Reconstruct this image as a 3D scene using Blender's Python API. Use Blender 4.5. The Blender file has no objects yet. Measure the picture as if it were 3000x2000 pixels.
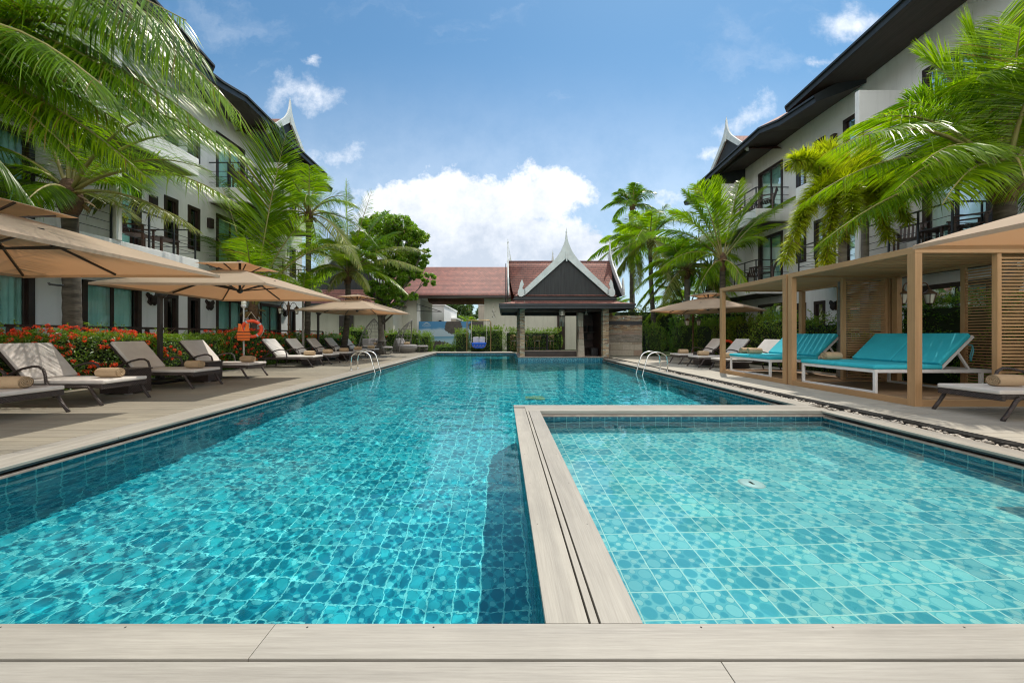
import bpy, bmesh, math, random
import numpy as np
from mathutils import Vector, Matrix, Euler
R = math.radians
sc = bpy.context.scene
COL = sc.collection
rnd = random.Random(7)
nr = np.random.default_rng(11)
CAM_H = 1.1; F = 1030.0; CU, CV = 1474.0, 981.0

def at(u, v, Y):
    """photo pixel + distance -> point"""
    return Vector(((u-CU)/F*Y, Y, CAM_H+(CV-v)/F*Y))

# ------------------------------------------------------------------ mesh helpers
class MB:
    def __init__(s): s.v = []; s.f = []; s.m = []; s.sm = []
    def add(s, vs, fs, mi=0, smooth=False):
        b = len(s.v); s.v += [tuple(p) for p in vs]
        for f in fs: s.f.append(tuple(b+i for i in f)); s.m.append(mi); s.sm.append(smooth)
        return s
    def box(s, x0, x1, y0, y1, z0, z1, mi=0, M=None):
        vs = [Vector(p) for p in ((x0,y0,z0),(x1,y0,z0),(x1,y1,z0),(x0,y1,z0),(x0,y0,z1),(x1,y0,z1),(x1,y1,z1),(x0,y1,z1))]
        if M: vs = [M@p for p in vs]
        return s.add(vs, [(0,3,2,1),(4,5,6,7),(0,1,5,4),(1,2,6,5),(2,3,7,6),(3,0,4,7)], mi)
    def bar(s, p, q, w, h=None, up=(0,0,1), mi=0):
        p = Vector(p); q = Vector(q); h = h or w; d = (q-p).normalized(); up = Vector(up)
        if abs(d.dot(up)) > .99: up = Vector((1,0,0)) if abs(d.x) < .9 else Vector((0,1,0))
        a = d.cross(up).normalized()*w/2; b = a.cross(d).normalized()*h/2
        vs = [p-a-b, p+a-b, p+a+b, p-a+b, q-a-b, q+a-b, q+a+b, q-a+b]
        return s.add(vs, [(0,3,2,1),(4,5,6,7),(0,1,5,4),(1,2,6,5),(2,3,7,6),(3,0,4,7)], mi)
    def tube(s, pts, r, n=8, mi=0, closed=False, caps=True):
        pts = [Vector(p) for p in pts]; k = len(pts); rs = r if isinstance(r, (list, tuple)) else [r]*k
        rings = []; prev = None
        for i, p in enumerate(pts):
            if closed: d = (pts[(i+1)%k]-pts[i-1]).normalized()
            else: d = (pts[min(i+1,k-1)]-pts[max(i-1,0)]).normalized()
            if prev is None:
                a = d.cross(Vector((0,0,1)))
                if a.length < .1: a = d.cross(Vector((1,0,0)))
            else:
                a = prev - d*prev.dot(d)
                if a.length < 1e-4: a = d.cross(Vector((1,0,0)))
            a.normalize(); prev = a; b = d.cross(a)
            rings.append([p+(a*math.cos(t)+b*math.sin(t))*rs[i] for t in [2*math.pi*j/n for j in range(n)]])
        vs = [q for rg in rings for q in rg]; fs = []
        for i in range(k if closed else k-1):
            i2 = (i+1) % k
            for j in range(n):
                j2 = (j+1) % n; fs.append((i*n+j, i*n+j2, i2*n+j2, i2*n+j))
        s.add(vs, fs, mi, True)
        if caps and not closed:
            b = len(s.v)-len(vs)
            s.f.append(tuple(b+j for j in reversed(range(n)))); s.m.append(mi); s.sm.append(False)
            s.f.append(tuple(b+(k-1)*n+j for j in range(n))); s.m.append(mi); s.sm.append(False)
        return s
    def lathe(s, prof, n=16, mi=0, c=(0,0,0)):
        vs = []; fs = []
        for r, z in prof:
            for j in range(n):
                t = 2*math.pi*j/n; vs.append((c[0]+r*math.cos(t), c[1]+r*math.sin(t), c[2]+z))
        for i in range(len(prof)-1):
            for j in range(n):
                j2 = (j+1) % n; fs.append((i*n+j, i*n+j2, (i+1)*n+j2, (i+1)*n+j))
        return s.add(vs, fs, mi, True)
    def prism(s, poly, t, O, U, V, mi=0):
        """outline poly (2D) in plane O+a*U+b*V, thickness t along UxV"""
        O = Vector(O); U = Vector(U); V = Vector(V); N = U.cross(V).normalized()*t; n = len(poly)
        vs = [O+U*a+V*b for a, b in poly]; vs += [p+N for p in vs]
        fs = [tuple(reversed(range(n))), tuple(range(n, 2*n))]+[(i, (i+1)%n, (i+1)%n+n, i+n) for i in range(n)]
        return s.add(vs, fs, mi)
    def grid(s, P, mi=0, smooth=True):
        a = len(P); b = len(P[0]); vs = [p for row in P for p in row]
        return s.add(vs, [(i*b+j, i*b+j+1, (i+1)*b+j+1, (i+1)*b+j) for i in range(a-1) for j in range(b-1)], mi, smooth)
    def build(s, name, mats, parent=None, bevel=0, solid=0, loc=None):
        me = bpy.data.meshes.new(name); me.from_pydata(s.v, [], s.f)
        if not isinstance(mats, (list, tuple)): mats = [mats]
        for m in mats: me.materials.append(m)
        me.polygons.foreach_set('material_index', s.m); me.polygons.foreach_set('use_smooth', s.sm)
        me.update()
        o = bpy.data.objects.new(name, me); COL.objects.link(o)
        if parent: o.parent = parent
        if loc: o.location = loc
        if solid:
            q = o.modifiers.new('t', 'SOLIDIFY'); q.thickness = solid; q.offset = 0
        if bevel:
            q = o.modifiers.new('b', 'BEVEL'); q.width = bevel; q.segments = 2; q.limit_method = 'ANGLE'
        return o

def npmesh(name, V, Fa, mats, mi=None, parent=None, smooth=False):
    """fast mesh of equal-size polygons: V (n,3), Fa (m,k)"""
    me = bpy.data.meshes.new(name); V = np.asarray(V, dtype=np.float32); Fa = np.asarray(Fa, dtype=np.int32)
    m, k = Fa.shape
    me.vertices.add(len(V)); me.vertices.foreach_set('co', V.ravel())
    me.loops.add(m*k); me.loops.foreach_set('vertex_index', Fa.ravel())
    me.polygons.add(m); me.polygons.foreach_set('loop_start', np.arange(0, m*k, k, dtype=np.int32))
    me.polygons.foreach_set('loop_total', np.full(m, k, dtype=np.int32))
    if not isinstance(mats, (list, tuple)): mats = [mats]
    for q in mats: me.materials.append(q)
    if mi is not None: me.polygons.foreach_set('material_index', np.asarray(mi, dtype=np.int32))
    if smooth: me.polygons.foreach_set('use_smooth', np.ones(m, dtype=bool))
    me.update(calc_edges=True); me.validate()
    o = bpy.data.objects.new(name, me); COL.objects.link(o)
    if parent: o.parent = parent
    return o

def tag(o, label=None, cat=None, group=None, kind=None):
    if label: o['label'] = label
    if cat: o['category'] = cat
    if group: o['group'] = group
    if kind: o['kind'] = kind
    return o
def empty(name, loc, rz=0, label=None, cat=None, group=None):
    o = bpy.data.objects.new(name, None); COL.objects.link(o); o.location = loc; o.rotation_euler = (0,0,rz); o.empty_display_size = .1
    return tag(o, label, cat, group)
def kids(o): return [c for c in COL.objects if c.parent == o]
def copy_tree(o, parent=None, M=None):
    c = o.copy(); COL.objects.link(c); c.parent = parent
    for ch in kids(o): copy_tree(ch, c)
    return c
def dup(src, loc, rz, label, group=None):
    c = copy_tree(src); c.location = loc; c.rotation_euler = (0,0,rz); c['label'] = label
    if group: c['group'] = group
    return c

# ------------------------------------------------------------------ node helpers
class NT:
    def __init__(s, nt): s.nt = nt
    def n(s, t, **k):
        q = s.nt.nodes.new(t)
        for a, b in k.items(): setattr(q, a, b)
        return q
    def l(s, a, b): s.nt.links.new(a, b)
    def put(s, sock, v):
        if isinstance(v, bpy.types.NodeSocket): s.l(v, sock)
        elif v is not None:
            if isinstance(v, (tuple, list)) and len(v) == 3 and sock.type == 'RGBA': v = (*v, 1)
            sock.default_value = v
    def m(s, op, a, b=None, c=None, clamp=False):
        q = s.n('ShaderNodeMath', operation=op); q.use_clamp = clamp
        s.put(q.inputs[0], a); s.put(q.inputs[1], b); s.put(q.inputs[2], c); return q.outputs[0]
    def vm(s, op, a, b=None, sc=None):
        q = s.n('ShaderNodeVectorMath', operation=op); s.put(q.inputs[0], a); s.put(q.inputs[1], b)
        if sc is not None: s.put(q.inputs[3], sc)
        return q.outputs['Value'] if op in ('LENGTH','DISTANCE','DOT_PRODUCT') else q.outputs[0]
    def mix(s, f, a, b, blend='MIX'):
        q = s.n('ShaderNodeMix', data_type='RGBA', blend_type=blend); s.put(q.inputs[0], f); s.put(q.inputs[6], a); s.put(q.inputs[7], b); return q.outputs[2]
    def mr(s, v, a, b, c=0., d=1., smooth=False):
        q = s.n('ShaderNodeMapRange'); q.interpolation_type = 'SMOOTHSTEP' if smooth else 'LINEAR'
        for i, x in enumerate((v, a, b, c, d)): s.put(q.inputs[i], x)
        return q.outputs[0]
    def sep(s, v):
        q = s.n('ShaderNodeSeparateXYZ'); s.put(q.inputs[0], v); return q.outputs
    def comb(s, x, y, z=0.):
        q = s.n('ShaderNodeCombineXYZ'); s.put(q.inputs[0], x); s.put(q.inputs[1], y); s.put(q.inputs[2], z); return q.outputs[0]
    def noise(s, vec, scale, detail=3., rough=.5, dist=0., color=False):
        q = s.n('ShaderNodeTexNoise'); s.put(q.inputs['Vector'], vec); q.inputs['Scale'].default_value = scale
        q.inputs['Detail'].default_value = detail; q.inputs['Roughness'].default_value = rough; q.inputs['Distortion'].default_value = dist
        return q.outputs['Color' if color else 'Fac']
    def bump(s, h, dist=.01, st=1.):
        q = s.n('ShaderNodeBump'); q.inputs['Strength'].default_value = st; q.inputs['Distance'].default_value = dist; s.put(q.inputs['Height'], h); return q.outputs[0]

def newmat(name, color=(.5,.5,.5), rough=.6, metal=0., spec=None):
    m = bpy.data.materials.new(name); m.use_nodes = True; t = NT(m.node_tree); b = m.node_tree.nodes['Principled BSDF']
    b.inputs['Base Color'].default_value = (*color, 1); b.inputs['Roughness'].default_value = rough; b.inputs['Metallic'].default_value = metal
    if spec is not None: b.inputs['Specular IOR Level'].default_value = spec
    t.b = b; t.oc = t.n('ShaderNodeTexCoord').outputs['Object']
    return m, t

def mat_noise(name, c1, c2, scale=5., rough=.7, bumpd=0., detail=4., metal=0., stretch=(1,1,1), rr=None, spec=None, island=0.):
    m, t = newmat(name, c1, rough, metal, spec)
    v = t.vm('MULTIPLY', t.oc, stretch); f = t.noise(v, scale, detail, .6)
    c = t.mix(t.mr(f, .3, .7), c1, c2)
    if island:
        g = t.n('ShaderNodeNewGeometry').outputs['Random Per Island']
        c = t.mix(1., c, t.mix(g, (1-island,)*3, (1+island,)*3), 'MULTIPLY')
    t.put(t.b.inputs['Base Color'], c)
    if bumpd: t.put(t.b.inputs['Normal'], t.bump(f, bumpd))
    if rr: t.put(t.b.inputs['Roughness'], t.mr(f, .3, .7, rr[0], rr[1]))
    return m

def mat_plank(name, cA, cB, axis, rough=.55, grain=60.):
    """brushed composite board, grain along axis 0/1/2"""
    m, t = newmat(name, cA, rough)
    geo = t.n('ShaderNodeNewGeometry'); isl = geo.outputs['Random Per Island']
    st = [grain]*3; st[axis] = grain*.035
    off = t.comb(t.m('MULTIPLY', isl, 37.), t.m('MULTIPLY', isl, 91.), t.m('MULTIPLY', isl, 13.))
    p = t.vm('ADD', t.oc, off); v = t.vm('MULTIPLY', p, tuple(st))
    f = t.noise(v, 1., 5., .65); g = t.noise(t.vm('MULTIPLY', p, tuple(x*.12 for x in st)), 1., 3., .6)
    c = t.mix(t.mr(t.m('ADD', t.m('MULTIPLY', f, .6), t.m('MULTIPLY', g, .5)), .38, .72), cB, cA)
    c = t.mix(1., c, t.mix(isl, (.93,.93,.94), (1.05,1.04,1.02)), 'MULTIPLY')
    stain = t.noise(t.oc, 1.3, 5., .6)
    c = t.mix(t.mr(stain, .46, .75, 0., .34), c, tuple(x*.62 for x in cB))
    t.put(t.b.inputs['Base Color'], c); t.put(t.b.inputs['Normal'], t.bump(f, .0015, .7)); t.put(t.b.inputs['Roughness'], t.mr(g, .3, .7, rough-.1, rough+.12))
    return m

def mat_leaf(name, c1, c2, trans=.45, rough=.35, tint=None, spec=.5):
    m = bpy.data.materials.new(name); m.use_nodes = True; t = NT(m.node_tree); b = m.node_tree.nodes['Principled BSDF']
    g = t.n('ShaderNodeNewGeometry'); r = g.outputs['Random Per Island']
    n = t.noise(t.n('ShaderNodeTexCoord').outputs['Object'], 1.6, 2.)
    f = t.m('ADD', t.m('MULTIPLY', r, .6), t.m('MULTIPLY', n, .5), clamp=True)
    c = t.mix(f, c1, c2)
    v2 = t.m('FRACT', t.m('MULTIPLY', r, 17.37)); c = t.mix(1., c, t.mix(v2, (.55,.62,.6), (1.35,1.28,1.1)), 'MULTIPLY')
    c = t.mix(t.mr(v2, .955, .975), c, (.22,.16,.05))
    t.put(b.inputs['Base Color'], c); b.inputs['Roughness'].default_value = rough; b.inputs['Specular IOR Level'].default_value = spec
    tr = t.n('ShaderNodeBsdfTranslucent'); t.put(tr.inputs[0], t.mix(1., c, tint or (1.7,1.9,.55), 'MULTIPLY'))
    mx = t.n('ShaderNodeMixShader'); mx.inputs[0].default_value = trans; t.l(b.outputs[0], mx.inputs[1]); t.l(tr.outputs[0], mx.inputs[2])
    t.l(mx.outputs[0], m.node_tree.nodes['Material Output'].inputs[0])
    return m
# ------------------------------------------------------------------ materials
M = {}
M['board_x'] = mat_plank('composite_board_x', (.365,.342,.295), (.255,.235,.20), 0, .55, 130.)
M['board_y'] = mat_plank('composite_board_y', (.365,.342,.295), (.255,.235,.20), 1, .55, 130.)
M['deck_x'] = mat_plank('deck_board', (.30,.27,.208), (.205,.183,.14), 0, .7, 40)
M['deck_r'] = mat_plank('deck_board_right', (.46,.43,.36), (.33,.305,.255), 0, .7, 40)
M['teak_x'] = mat_plank('teak_x', (.50,.30,.145), (.36,.21,.095), 0, .5, 50)
M['teak_y'] = mat_plank('teak_y', (.50,.30,.145), (.36,.21,.095), 1, .5, 50)
M['teak_z'] = mat_plank('teak_z', (.50,.30,.145), (.36,.21,.095), 2, .5, 50)
M['teakdeck'] = mat_plank('teak_deck', (.36,.23,.13), (.24,.145,.08), 0, .6, 50)
M['darkmetal'] = mat_noise('dark_metal', (.028,.024,.022), (.045,.04,.036), 12, .38, spec=.5)
M['blackmetal'] = mat_noise('black_painted_metal', (.012,.012,.013), (.025,.025,.026), 10, .35)
M['whitemetal'] = mat_noise('white_metal', (.78,.77,.74), (.68,.67,.65), 8, .35)
M['steel'], _t = newmat('polished_steel', (.72,.72,.70), .12, 1.)
M['chrome_foot'], _t = newmat('steel_foot', (.6,.6,.6), .3, .9)
M['darkwood'] = mat_noise('dark_stained_wood', (.022,.014,.010), (.05,.032,.022), 3, .45, .002, stretch=(1,6,1))
M['framewood'] = mat_noise('window_frame_wood', (.018,.010,.008), (.04,.022,.016), 4, .4, .001)
M['chairwood'] = mat_noise('balcony_chair_wood', (.035,.018,.012), (.075,.035,.022), 6, .45, .001)
M['gablewood'] = mat_noise('weathered_black_boards', (.007,.009,.010), (.024,.027,.027), 2.2, .6, .004, stretch=(9,9,.5))
M['soffit'] = mat_noise('soffit_boards', (.042,.030,.025), (.075,.054,.045), 2.5, .6, .004, stretch=(9,.4,1))
M['fascia'] = mat_noise('fascia_paint', (.014,.018,.021), (.028,.033,.037), 3, .5, .002)
M['bargewhite'] = mat_noise('white_bargeboard', (.60,.645,.63), (.46,.51,.50), 3, .5, .002)
M['cushion'] = mat_noise('grey_cushion_fabric', (.68,.64,.59), (.58,.54,.50), 3, .9, .01, 5)
M['podcush'] = mat_noise('pod_cushion_fabric', (.33,.31,.30), (.26,.245,.24), 6, .95, .006)
M['teal'] = mat_noise('teal_cushion_fabric', (.035,.52,.62), (.025,.43,.53), 2.5, .75, .006, 5)
M['tealstrap'] = mat_noise('teal_strap', (.10,.36,.40), (.07,.28,.32), 6, .8)
M['bluecush'] = mat_noise('blue_cushion_fabric', (.01,.12,.62), (.01,.08,.45), 6, .8, .004)
M['greypillow'] = mat_noise('grey_pillow', (.52,.50,.52), (.42,.40,.42), 6, .9, .006)
M['orange'] = mat_noise('orange_vest', (1.,.22,.03), (.95,.16,.02), 9, .6, .005)
M['orangered'] = mat_noise('orange_ring', (.95,.10,.03), (.85,.07,.02), 5, .45)
M['silver'] = mat_noise('reflective_band', (.6,.6,.6), (.5,.5,.5), 9, .4)
M['blackweb'] = mat_noise('black_webbing', (.015,.015,.015), (.03,.03,.03), 9, .8)
M['rope'] = mat_noise('white_rope', (.65,.6,.5), (.5,.47,.4), 30, .9)
M['brass'] = mat_noise('brass_tube', (.42,.29,.13), (.33,.22,.10), 9, .35, metal=.7)
M['bronze'] = mat_noise('bronze_lamp', (.16,.085,.045), (.09,.05,.03), 9, .45, metal=.5)
M['lampglass'], _t = newmat('lantern_glass', (.75,.72,.6), .15)
M['pebble'] = mat_noise('pebbles', (.55,.50,.43), (.3,.26,.21), 3, .7, island=.4)
M['grate'] = mat_noise('drain_grate', (.012,.012,.012), (.03,.03,.028), 12, .5)
M['soil'] = mat_noise('soil', (.16,.13,.09), (.24,.20,.15), 3, .95, .02)
M['grass'] = mat_noise('ground_cover', (.05,.09,.02), (.10,.12,.045), 2, .95, .03)
M['ledge'] = mat_noise('stone_ledge', (.42,.34,.28), (.28,.22,.18), 8, .8, .004)
M['dark'] = mat_noise('dark_void', (.01,.01,.01), (.02,.02,.018), 5, .9)
M['trunk'] = mat_noise('palm_trunk', (.028,.022,.016), (.12,.10,.075), 3.5, .9, .02, 5, stretch=(1,1,4))
M['trunkpale'] = mat_noise('pale_palm_trunk', (.24,.22,.19), (.12,.11,.095), 4, .85, .015, 5, stretch=(1,1,4))
M['fibre'] = mat_noise('palm_fibre', (.16,.09,.045), (.05,.03,.018), 7, .95, .03)
M['petiole'] = mat_noise('palm_stalk', (.20,.21,.06), (.28,.22,.08), 3, .5)
M['bark'] = mat_noise('bark', (.07,.055,.04), (.15,.13,.10), 6, .9, .02)
M['bell'] = mat_noise('bell_metal', (.35,.33,.26), (.2,.2,.17), 9, .4, metal=.4)
M['sconce'] = mat_noise('carved_wood', (.02,.012,.01), (.04,.024,.018), 9, .6)
M['whiteplastic'] = mat_noise('white_plastic', (.78,.79,.76), (.7,.7,.66), 9, .4)
M['drainyellow'] = mat_noise('yellowed_grating', (.55,.52,.25), (.3,.3,.12), 40, .6)

# plaster walls: white paint with rain streaks
def plaster(name, c1, c2):
    m, t = newmat(name, c1, .85)
    a = t.noise(t.oc, 1.1, 5., .6); s = t.noise(t.vm('MULTIPLY', t.oc, (3,3,.35)), 1., 4., .65)
    c = t.mix(t.mr(a, .35, .75, 0., .6), c1, c2); c = t.mix(t.mr(s, .48, .8, 0., .5), c, tuple(x*.66 for x in c2))
    t.put(t.b.inputs['Base Color'], c); t.put(t.b.inputs['Normal'], t.bump(t.noise(t.oc, 45., 4., .6), .004, .6)); return m
M['wall'] = plaster('white_plaster', (.80,.80,.78), (.72,.72,.70))
M['wallcream'] = plaster('cream_plaster', (.60,.58,.49), (.52,.50,.42))
M['walltan'] = plaster('tan_plaster', (.50,.45,.38), (.43,.38,.32))

# roof tiles
def rooftile(name, c1, c2, axis=0, pitchy=.13):
    m, t = newmat(name, c1, .75)
    x, y, z = t.sep(t.oc)[:3]
    run = t.m('MULTIPLY', z, 1/pitchy)          # courses by height
    row = t.m('FLOOR', run); fr = t.m('FRACT', run)
    h = x if axis == 0 else y
    col = t.m('ADD', t.m('MULTIPLY', h, 1/.2), t.m('MULTIPLY', t.m('FRACT', t.m('MULTIPLY', row, .5)), 1.))
    cid = t.m('FLOOR', col); cf = t.m('FRACT', col)
    wn = t.n('ShaderNodeTexWhiteNoise', noise_dimensions='2D'); t.put(wn.inputs[0], t.comb(cid, row)); w = wn.outputs[0]
    c = t.mix(w, c1, c2)
    c = t.mix(t.mr(t.noise(t.oc, .9, 5., .65), .5, .8, 0., .4), c, (.10,.06,.052))
    seam = t.m('MAXIMUM', t.mr(fr, .72, .86), t.m('MULTIPLY', t.mr(t.m('ABSOLUTE', t.m('SUBTRACT', cf, .5)), .45, .49), .6))
    c = t.mix(seam, c, (.03,.014,.012))
    t.put(t.b.inputs['Base Color'], c)
    t.put(t.b.inputs['Normal'], t.bump(t.m('SUBTRACT', t.m('SUBTRACT', 1., fr), seam), .02))
    return m
M['roof_x'] = rooftile('red_roof_tiles', (.27,.105,.078), (.18,.075,.06), 0)
M['roof_y'] = rooftile('red_roof_tiles_side', (.27,.105,.078), (.18,.075,.06), 1)

# stacked stone cladding
def stone(name, cols, bw, bh, mortar=.004, mc=(.12,.10,.08)):
    m, t = newmat(name, cols[0], .8)
    x, y, z = t.sep(t.oc)[:3]; h = t.m('ADD', x, y)
    wv = t.m('MULTIPLY', z, 1/bh); row = t.m('FLOOR', wv)
    wr = t.n('ShaderNodeTexWhiteNoise', noise_dimensions='1D'); t.put(wr.inputs['W'], row)
    c0 = t.m('ADD', t.m('MULTIPLY', h, 1/bw), t.m('MULTIPLY', wr.outputs[0], 7.)); cid = t.m('FLOOR', c0)
    wn = t.n('ShaderNodeTexWhiteNoise', noise_dimensions='2D'); t.put(wn.inputs[0], t.comb(cid, row))
    cr = t.n('ShaderNodeValToRGB'); cr.color_ramp.interpolation = 'CONSTANT'
    for i, c in enumerate(cols):
        e = cr.color_ramp.elements[i] if i < 2 else cr.color_ramp.elements.new(i/len(cols)); e.position = i/len(cols); e.color = (*c, 1)
    t.put(cr.inputs[0], wn.outputs[0])
    fz = t.m('ABSOLUTE', t.m('SUBTRACT', t.m('FRACT', wv), .5)); fx = t.m('ABSOLUTE', t.m('SUBTRACT', t.m('FRACT', c0), .5))
    ms = t.m('MAXIMUM', t.mr(fz, .5-mortar/bh*1.2, .5), t.mr(fx, .5-mortar/bw, .5))
    c = t.mix(ms, t.mix(1., cr.outputs[0], t.mix(t.noise(t.oc, 14., 4.), (.7,.7,.7), (1.25,1.25,1.25)), 'MULTIPLY'), mc)
    t.put(t.b.inputs['Base Color'], c)
    t.put(t.b.inputs['Normal'], t.bump(t.m('SUBTRACT', t.m('ADD', wn.outputs[0], t.m('MULTIPLY', t.noise(t.oc, 20., 3.), .6)), ms), .012))
    return m
M['stone'] = stone('split_stone', [(.46,.31,.17),(.52,.39,.25),(.34,.22,.13),(.58,.47,.33),(.26,.18,.13),(.42,.33,.23),(.38,.41,.34)], .19, .042)
M['stoneblock'] = stone('stone_blocks', [(.44,.38,.29),(.37,.30,.23),(.49,.43,.34),(.40,.29,.22)], .62, .30, .006)
M['stonegrey'] = stone('grey_split_stone', [(.34,.31,.26),(.42,.38,.32),(.26,.23,.19),(.38,.32,.26)], .25, .035)
M['slate'] = mat_noise('slate_band', (.035,.038,.045), (.055,.06,.068), 8, .5, .003)

# wicker
def wicker(name, c1, c2, s=.03, gl=.35):
    m, t = newmat(name, c1, gl)
    x, y, z = t.sep(t.oc)[:3]; h = t.m('ADD', x, y)
    a = t.m('MULTIPLY', h, 1/s); b = t.m('MULTIPLY', z, 2/s)
    rb = t.m('FLOOR', b); sh = t.m('MULTIPLY', t.m('FRACT', t.m('MULTIPLY', rb, .5)), 1.)
    fa = t.m('ABSOLUTE', t.m('SUBTRACT', t.m('FRACT', t.m('ADD', a, sh)), .5)); fb = t.m('ABSOLUTE', t.m('SUBTRACT', t.m('FRACT', b), .5))
    hgt = t.m('MULTIPLY', t.m('SUBTRACT', 1., t.m('MULTIPLY', fa, 2.)), t.m('SUBTRACT', 1., t.m('MULTIPLY', fb, 2.)))
    t.put(t.b.inputs['Base Color'], t.mix(t.mr(hgt, .05, .5), tuple(q*.3 for q in c1), t.mix(t.noise(t.oc, 25., 2.), c1, c2)))
    t.put(t.b.inputs['Normal'], t.bump(hgt, .006)); return m
M['wicker'] = wicker('brown_wicker', (.075,.055,.048), (.12,.09,.08))
M['wickergrey'] = wicker('grey_wicker', (.30,.28,.25), (.38,.36,.32), .05, .6)
M['towel'] = mat_noise('beige_towel', (.50,.36,.22), (.42,.30,.18), 90, .95, .004)

# canopy fabric: light passes through it
def canopy(name, c):
    m = bpy.data.materials.new(name); m.use_nodes = True; t = NT(m.node_tree); b = m.node_tree.nodes['Principled BSDF']
    oc = t.n('ShaderNodeTexCoord').outputs['Object']
    f = t.noise(oc, 2.2, 4.); cc = t.mix(t.mr(f, .3, .7), c, tuple(x*.9 for x in c))
    t.put(b.inputs['Base Color'], cc); b.inputs['Roughness'].default_value = .9
    t.put(b.inputs['Normal'], t.bump(t.noise(oc, 160., 2.), .001))
    tr = t.n('ShaderNodeBsdfTranslucent'); t.put(tr.inputs[0], (.58,.28,.125,1))
    mx = t.n('ShaderNodeMixShader'); mx.inputs[0].default_value = .32
    t.l(b.outputs[0], mx.inputs[1]); t.l(tr.outputs[0], mx.inputs[2]); t.l(mx.outputs[0], m.node_tree.nodes['Material Output'].inputs[0]); return m
M['canopy'] = canopy('tan_canopy_fabric', (.50,.39,.285))

# glass and curtains
def glassmat(name, tint):
    m = bpy.data.materials.new(name); m.use_nodes = True; t = NT(m.node_tree); m.node_tree.nodes.remove(m.node_tree.nodes['Principled BSDF'])
    tr = t.n('ShaderNodeBsdfTransparent'); t.put(tr.inputs[0], (*tint, 1)); gl = t.n('ShaderNodeBsdfGlossy'); gl.inputs['Roughness'].default_value = .01
    gl.inputs[0].default_value = (.9,.9,.9,1)
    fr = t.n('ShaderNodeFresnel'); fr.inputs[0].default_value = 1.6
    mx = t.n('ShaderNodeMixShader'); t.put(mx.inputs[0], t.m('ADD', t.m('MULTIPLY', fr.outputs[0], .55), .01, clamp=True)); t.l(tr.outputs[0], mx.inputs[1]); t.l(gl.outputs[0], mx.inputs[2])
    t.l(mx.outputs[0], m.node_tree.nodes['Material Output'].inputs[0]); return m
M['pane'] = glassmat('tinted_pane', (.70,.97,.93))
M['panedark'] = glassmat('dark_pane', (.25,.36,.36))
M['curtain'] = mat_noise('curtain', (.80,.90,.86), (.72,.84,.80), 5, .9)

# pool tiles: pale and dark pebbles printed on square tiles, pale grout
TILE = .186
def pooltile(name, plane, cA, cB, cC, grout, gw=.036):
    m, t = newmat(name, cA, .25)
    x, y, z = t.sep(t.oc)[:3]
    a, b = {'xy': (x, y), 'xz': (x, z), 'yz': (y, z)}[plane]
    ua = t.m('DIVIDE', a, TILE); ub = t.m('DIVIDE', b, TILE)
    ia = t.m('FLOOR', ua); ib = t.m('FLOOR', ub); fa = t.m('SUBTRACT', ua, ia); fb = t.m('SUBTRACT', ub, ib)
    wn = t.n('ShaderNodeTexWhiteNoise', noise_dimensions='2D'); t.put(wn.inputs[0], t.comb(ia, ib)); w = wn.outputs[0]
    wc = t.sep(wn.outputs[1])
    flip = t.m('GREATER_THAN', wc[0], .5)
    fx = t.m('ADD', t.m('MULTIPLY', fa, t.m('SUBTRACT', 1., t.m('MULTIPLY', flip, 2.))), flip)
    p = t.comb(fx, fb)
    def circ(cx, cy, r): return t.m('SUBTRACT', t.vm('DISTANCE', p, (cx, cy, 0)), r)
    big = t.m('MINIMUM', circ(.26,.26,.225), circ(.75,.745,.215))
    def mins(l):
        q = circ(*l[0])
        for e in l[1:]: q = t.m('MINIMUM', q, circ(*e))
        return q
    s1 = mins([(.63,.13,.105), (.88,.38,.11), (.13,.88,.105), (.38,.62,.10)])
    s2 = mins([(.87,.12,.115), (.62,.38,.11), (.13,.63,.115), (.38,.87,.11)])
    e = .02
    def inside(d): return t.mr(d, -e, 0., 1., 0.)
    lines = mins([(.27,.27,.205)])
    vary = t.noise(t.comb(ua, ub), .35, 2.)
    c = t.mix(t.mr(wc[1], .2, .9), cB, cA)                    # field
    bigc = t.mix(t.m('GREATER_THAN', wc[2], .45), cC, cA)
    c = t.mix(inside(big), c, t.mix(t.noise(t.comb(ua, ub), 9., 3.), bigc, t.mix(.35, bigc, cB)))
    c = t.mix(inside(s1), c, cC); c = t.mix(inside(s2), c, t.mix(.5, cA, grout))
    ring = t.m('MINIMUM', t.m('ABSOLUTE', big), t.m('MINIMUM', t.m('ABSOLUTE', s1), t.m('ABSOLUTE', s2)))
    c = t.mix(t.mr(ring, .006, .018, .55, 0.), c, cC)
    c = t.mix(1., c, t.mix(w, (.74,.78,.82), (1.16,1.14,1.1)), 'MULTIPLY')
    c = t.mix(t.mr(vary, .35, .7, 0., .22), c, cB)
    gd = t.m('MAXIMUM', t.m('ABSOLUTE', t.m('SUBTRACT', fa, .5)), t.m('ABSOLUTE', t.m('SUBTRACT', fb, .5)))
    g = t.mr(gd, .5-gw, .5-gw*.5)
    c = t.mix(g, c, grout)
    t.put(t.b.inputs['Base Color'], c); t.put(t.b.inputs['Roughness'], t.mr(g, 0., 1., .2, .8)); return m
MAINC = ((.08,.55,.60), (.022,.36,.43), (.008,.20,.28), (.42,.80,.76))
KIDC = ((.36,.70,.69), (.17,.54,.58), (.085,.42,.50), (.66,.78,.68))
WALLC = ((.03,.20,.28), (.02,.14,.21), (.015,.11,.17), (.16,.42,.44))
M['kid_xy'] = pooltile('shallow_pool_tile_xy', 'xy', *KIDC, gw=.024)
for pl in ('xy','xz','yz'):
    M['pool_'+pl] = pooltile('pool_tile_'+pl, pl, *(MAINC if pl == 'xy' else WALLC))

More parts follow.
